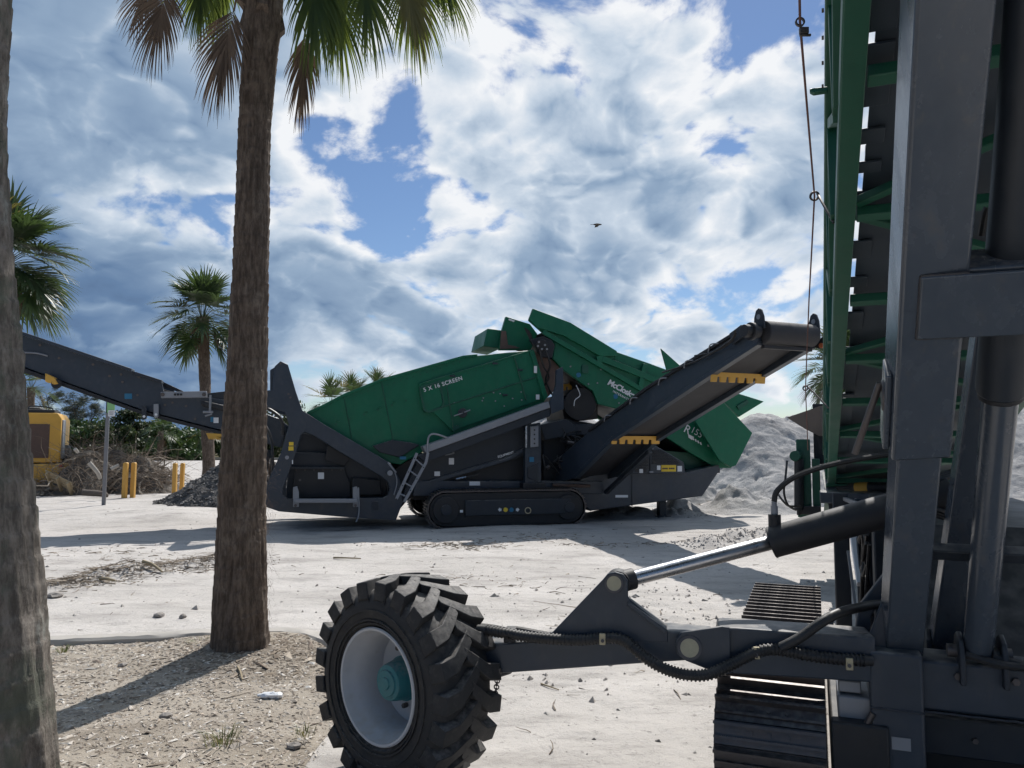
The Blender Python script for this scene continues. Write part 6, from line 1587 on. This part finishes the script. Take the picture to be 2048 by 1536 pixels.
# ribbed hose along the arm
HP = [arm(955, 1258, .10), arm(1010, 1266, .12), arm(1060, 1274, .12), arm(1150, 1280, .12), arm(1215, 1276, .125), arm(1250, 1282, .13), arm(1290, 1315, .16), arm(1330, 1338, .18), arm(1375, 1350, .19), arm(1420, 1348, .18), arm(1470, 1325, .15), arm(1520, 1302, .14), arm(1560, 1300, .13), arm(1640, 1314, .13), arm(1745, 1322, .12)]
m = MB(); m.tube(HP, .021, 12); hs = part('ribbed_hose', m, HOSE, 0)
sp_ = [];  dense = spline(HP, 40); acc = 0.0
for a_, b2 in zip(dense[:-1], dense[1:]):
    acc += (b2 - a_).length
    if acc > .014: sp_.append(b2); acc = 0.0
rb = MB()
for i in range(2, len(sp_) - 2):
    t = (sp_[i + 1] - sp_[i - 1]).normalized(); rb.ring(sp_[i] - t * .0035, sp_[i] + t * .0035, .0255, .019, 10)
part('hose_ribs', rb, HOSE, 0, hs)['kind'] = 'stuff'
m = MB(); m.tube([arm(1560, 1296, .14), arm(1600, 1275, .14), arm(1650, 1240, .12), arm(1690, 1222, .05), arm(1735, 1212, -.05), arm(1790, 1205, -.15)], .021, 10); part('black_hose', m, HOSE, 0)
m = MB(); m.tube([arm(945, 1252, .02), arm(985, 1256, .03), arm(1015, 1262, .05), arm(1035, 1260, .06), arm(1100, 1272, .1)], .017, 8); part('black_hose', m, HOSE, 0)
m = MB(); m.box(arm(1022, 1268, .08), (.05, .06, .06), AU, AN); m.cyl(arm(1012, 1262, .07), arm(1012, 1285, .07), .012, n=8); part('hose_coupling', m, BLACK, .004)
for px, py in ((1205, 1280), (1513, 1308), (1699, 1330)):
    m = MB(); m.box(arm(px, py - 2, .145 if px < 1300 else .15), (.028, .012, .05), AU, AN); cl_ = part('hose_clip', m, BRASS, .003)
    m = MB(); m.cyl(arm(px, py + 2, .154), arm(px, py + 2, .164), .008, n=8); part('clip_bolt', m, STEEL, 0, cl_)
# --- the wheel
WA = R(41); AX = V((math.sin(WA), math.cos(WA), 0))            # wheel axle, away from the viewer
WC = at(808, 1352, 3.78); WC.z = .462
WT = .34; RT = .455
Mw = frame(AX, ZA.cross(AX), ZA, WC)
def wheel_part(name, mb, mat, parent, bevel=0, world_parent=True):
    o = mb.build(name, mat, None, bevel=bevel, origin=(0, 0, 0)); o.parent = parent
    if world_parent: o.matrix_basis = Matrix.Translation(-wl(parent)) @ Mw
    return o
def lathe(mb, prof, n=72):
    vs_ = []; 
    for x, r in prof:
        for i in range(n):
            t = 2 * math.pi * i / n; vs_.append((x, math.cos(t) * r, math.sin(t) * r))
    k = len(prof); fs = [(a * n + i, a * n + (i + 1) % n, ((a + 1) % k) * n + (i + 1) % n, ((a + 1) % k) * n + i) for a in range(k) for i in range(n)]
    mb.add(vs_, fs); return mb
h = WT / 2
ty = lathe(MB(), [(-h + .03, .255), (-h + .004, .275), (-h - .012, .32), (-h - .010, .37), (-h + .006, .41), (-h + .03, .432), (-.08, .446), (0, .450), (.08, .446), (h - .03, .432), (h - .006, .41), (h + .010, .37), (h + .012, .32), (h - .004, .275), (h - .03, .255)])
tyre = wheel_part('tyre', ty, RUBBER, stk); WL[tyre.name] = WC.copy()
for r_, x_ in ((.30, -h - .011), (.345, -h - .0135), (.285, -h - .004)):
    rg = MB(); rg.ring((x_ - .004, 0, 0), (x_ + .004, 0, 0), r_ + .004, r_ - .004, 64); o = wheel_part('sidewall_rib', rg, RUBBER, tyre, 0, False)
def lug(sgn):
    # footprint in (across, around) and its height; a bent traction bar from the shoulder past the centre
    path = [(-h - .004, -.025), (-.095, -.008), (-.02, .050), (.028, .092)]; wid = [.092, .086, .082, .074]
    vs_ = []; 
    for (x, a), w in zip(path, wid):
        x *= sgn
        rb_ = .452 - .018 * max(0, (abs(x) - .08)) / .09 - (.03 if abs(x) > h else 0); rt = .487 - .006 * max(0, abs(x) - .06) / .1 - (.004 if abs(x) > h else 0)
        for r_, ww in ((rb_ - .02, w * 1.12), (rt, w * .82)):
            for s in (-1, 1):
                t = (a + s * ww / 2) / .47; vs_.append((x, math.sin(t) * r_, math.cos(t) * r_))
    fs = []
    for k in range(3):
        b_ = k * 4
        fs += [(b_ + 2, b_ + 3, b_ + 7, b_ + 6), (b_, b_ + 2, b_ + 6, b_ + 4), (b_ + 1, b_ + 5, b_ + 7, b_ + 3), (b_, b_ + 4, b_ + 5, b_ + 1)]
    # shoulder block running down the sidewall
    x = sgn * (-h - .006); w = .074; b_ = len(vs_)
    for xx, r_ in ((sgn * (-h + .03), .40), (sgn * (-h - .012), .395)):
        for s in (-1, 1):
            t = (-.035 + s * w / 2) / .47; vs_.append((xx, math.sin(t) * r_, math.cos(t) * r_))
    fs += [(b_, b_ + 1, 1, 0), (b_ + 2, 2, 3, b_ + 3), (b_, 0, 2, b_ + 2), (b_ + 1, b_ + 3, 3, 1), (b_, b_ + 2, b_ + 3, b_ + 1), (12, 14, 15, 13)]
    m = MB(); m.add(vs_, fs); return m
NL = 21
for sgn in (1, -1):
    base = None
    for k in range(NL):
        an = 2 * math.pi * (k + (.5 if sgn < 0 else 0)) / NL
        if base is None:
            base = lug(sgn).build('tread_lug', RUBBER, None, bevel=.004, origin=(0, 0, 0)); o = base
        else: o = base.copy(); COL.objects.link(o)
        o.parent = tyre; o.rotation_euler = (an, 0, 0); o.location = (0, 0, 0)
rm = lathe(MB(), [(-h + .0, .268), (-h - .006, .262), (-h - .004, .252), (-h + .02, .244), (-h + .06, .235), (-h + .08, .222), (.05, .218), (.055, .19), (.045, .06), (.07, .06), (.08, .2), (.09, .23), (h - .0, .262), (h + .004, .268), (h - .03, .262), (.1, .24), (-.06, .245), (-h + .03, .256)])
rim = wheel_part('rim', rm, WHITE, stk); WL[rim.name] = WC.copy()
hb = lathe(MB(), [(.05, .001), (.05, .10), (-.005, .105), (-.01, .098), (-.085, .086), (-.10, .080), (-.104, .062), (-.112, .058), (-.114, .03), (-.120, .026), (-.122, .001)], 40)
wheel_part('hub_motor', hb, TEAL, rim, 0, False)
for k in range(8):
    t = 2 * math.pi * k / 8 + .2; m = MB(); m.cyl((.045, math.cos(t) * .145, math.sin(t) * .145), (.02, math.cos(t) * .145, math.sin(t) * .145), .012, n=6); wheel_part('wheel_nut', m, STEEL, rim, 0, False)
m = MB(); m.cyl(WC + AX * .06, WC + AX * .30, .10, n=24); m.beam(WC + AX * .26, arm(1000, 1318, 0), .14, .16); part('axle_housing', m, GREY2, .01)
# chain
def chain():
    pts = spline([arm(996, 1347, .10), arm(994, 1365, .10), arm(990, 1390, .10), arm(980, 1412, .12), arm(965, 1426, .14)], 4)
    for i in range(len(pts) - 1):
        a, b_ = pts[i], pts[i + 1]; c = (a + b_) / 2; t = (b_ - a).normalized(); s = t.cross(AN).normalized() if i % 2 else AN
        L_ = (b_ - a).length * .72; ring = []
        for k in range(12):
            q = 2 * math.pi * k / 12; ring.append(c + t * math.cos(q) * L_ + s * math.sin(q) * .011)
        m = MB(); m.tube(ring + [ring[0]], .0032, 5, False); part('chain_link', m, STEEL, 0)
    m = MB(); m.box(arm(995, 1343, .10), (.03, .03, .035), AU, AN); part('chain_shackle', m, STEEL, .003)
chain()
tag(stk, 'dark grey and green tracked stacker conveyor with a swung-out tyre, close by', 'stacker')
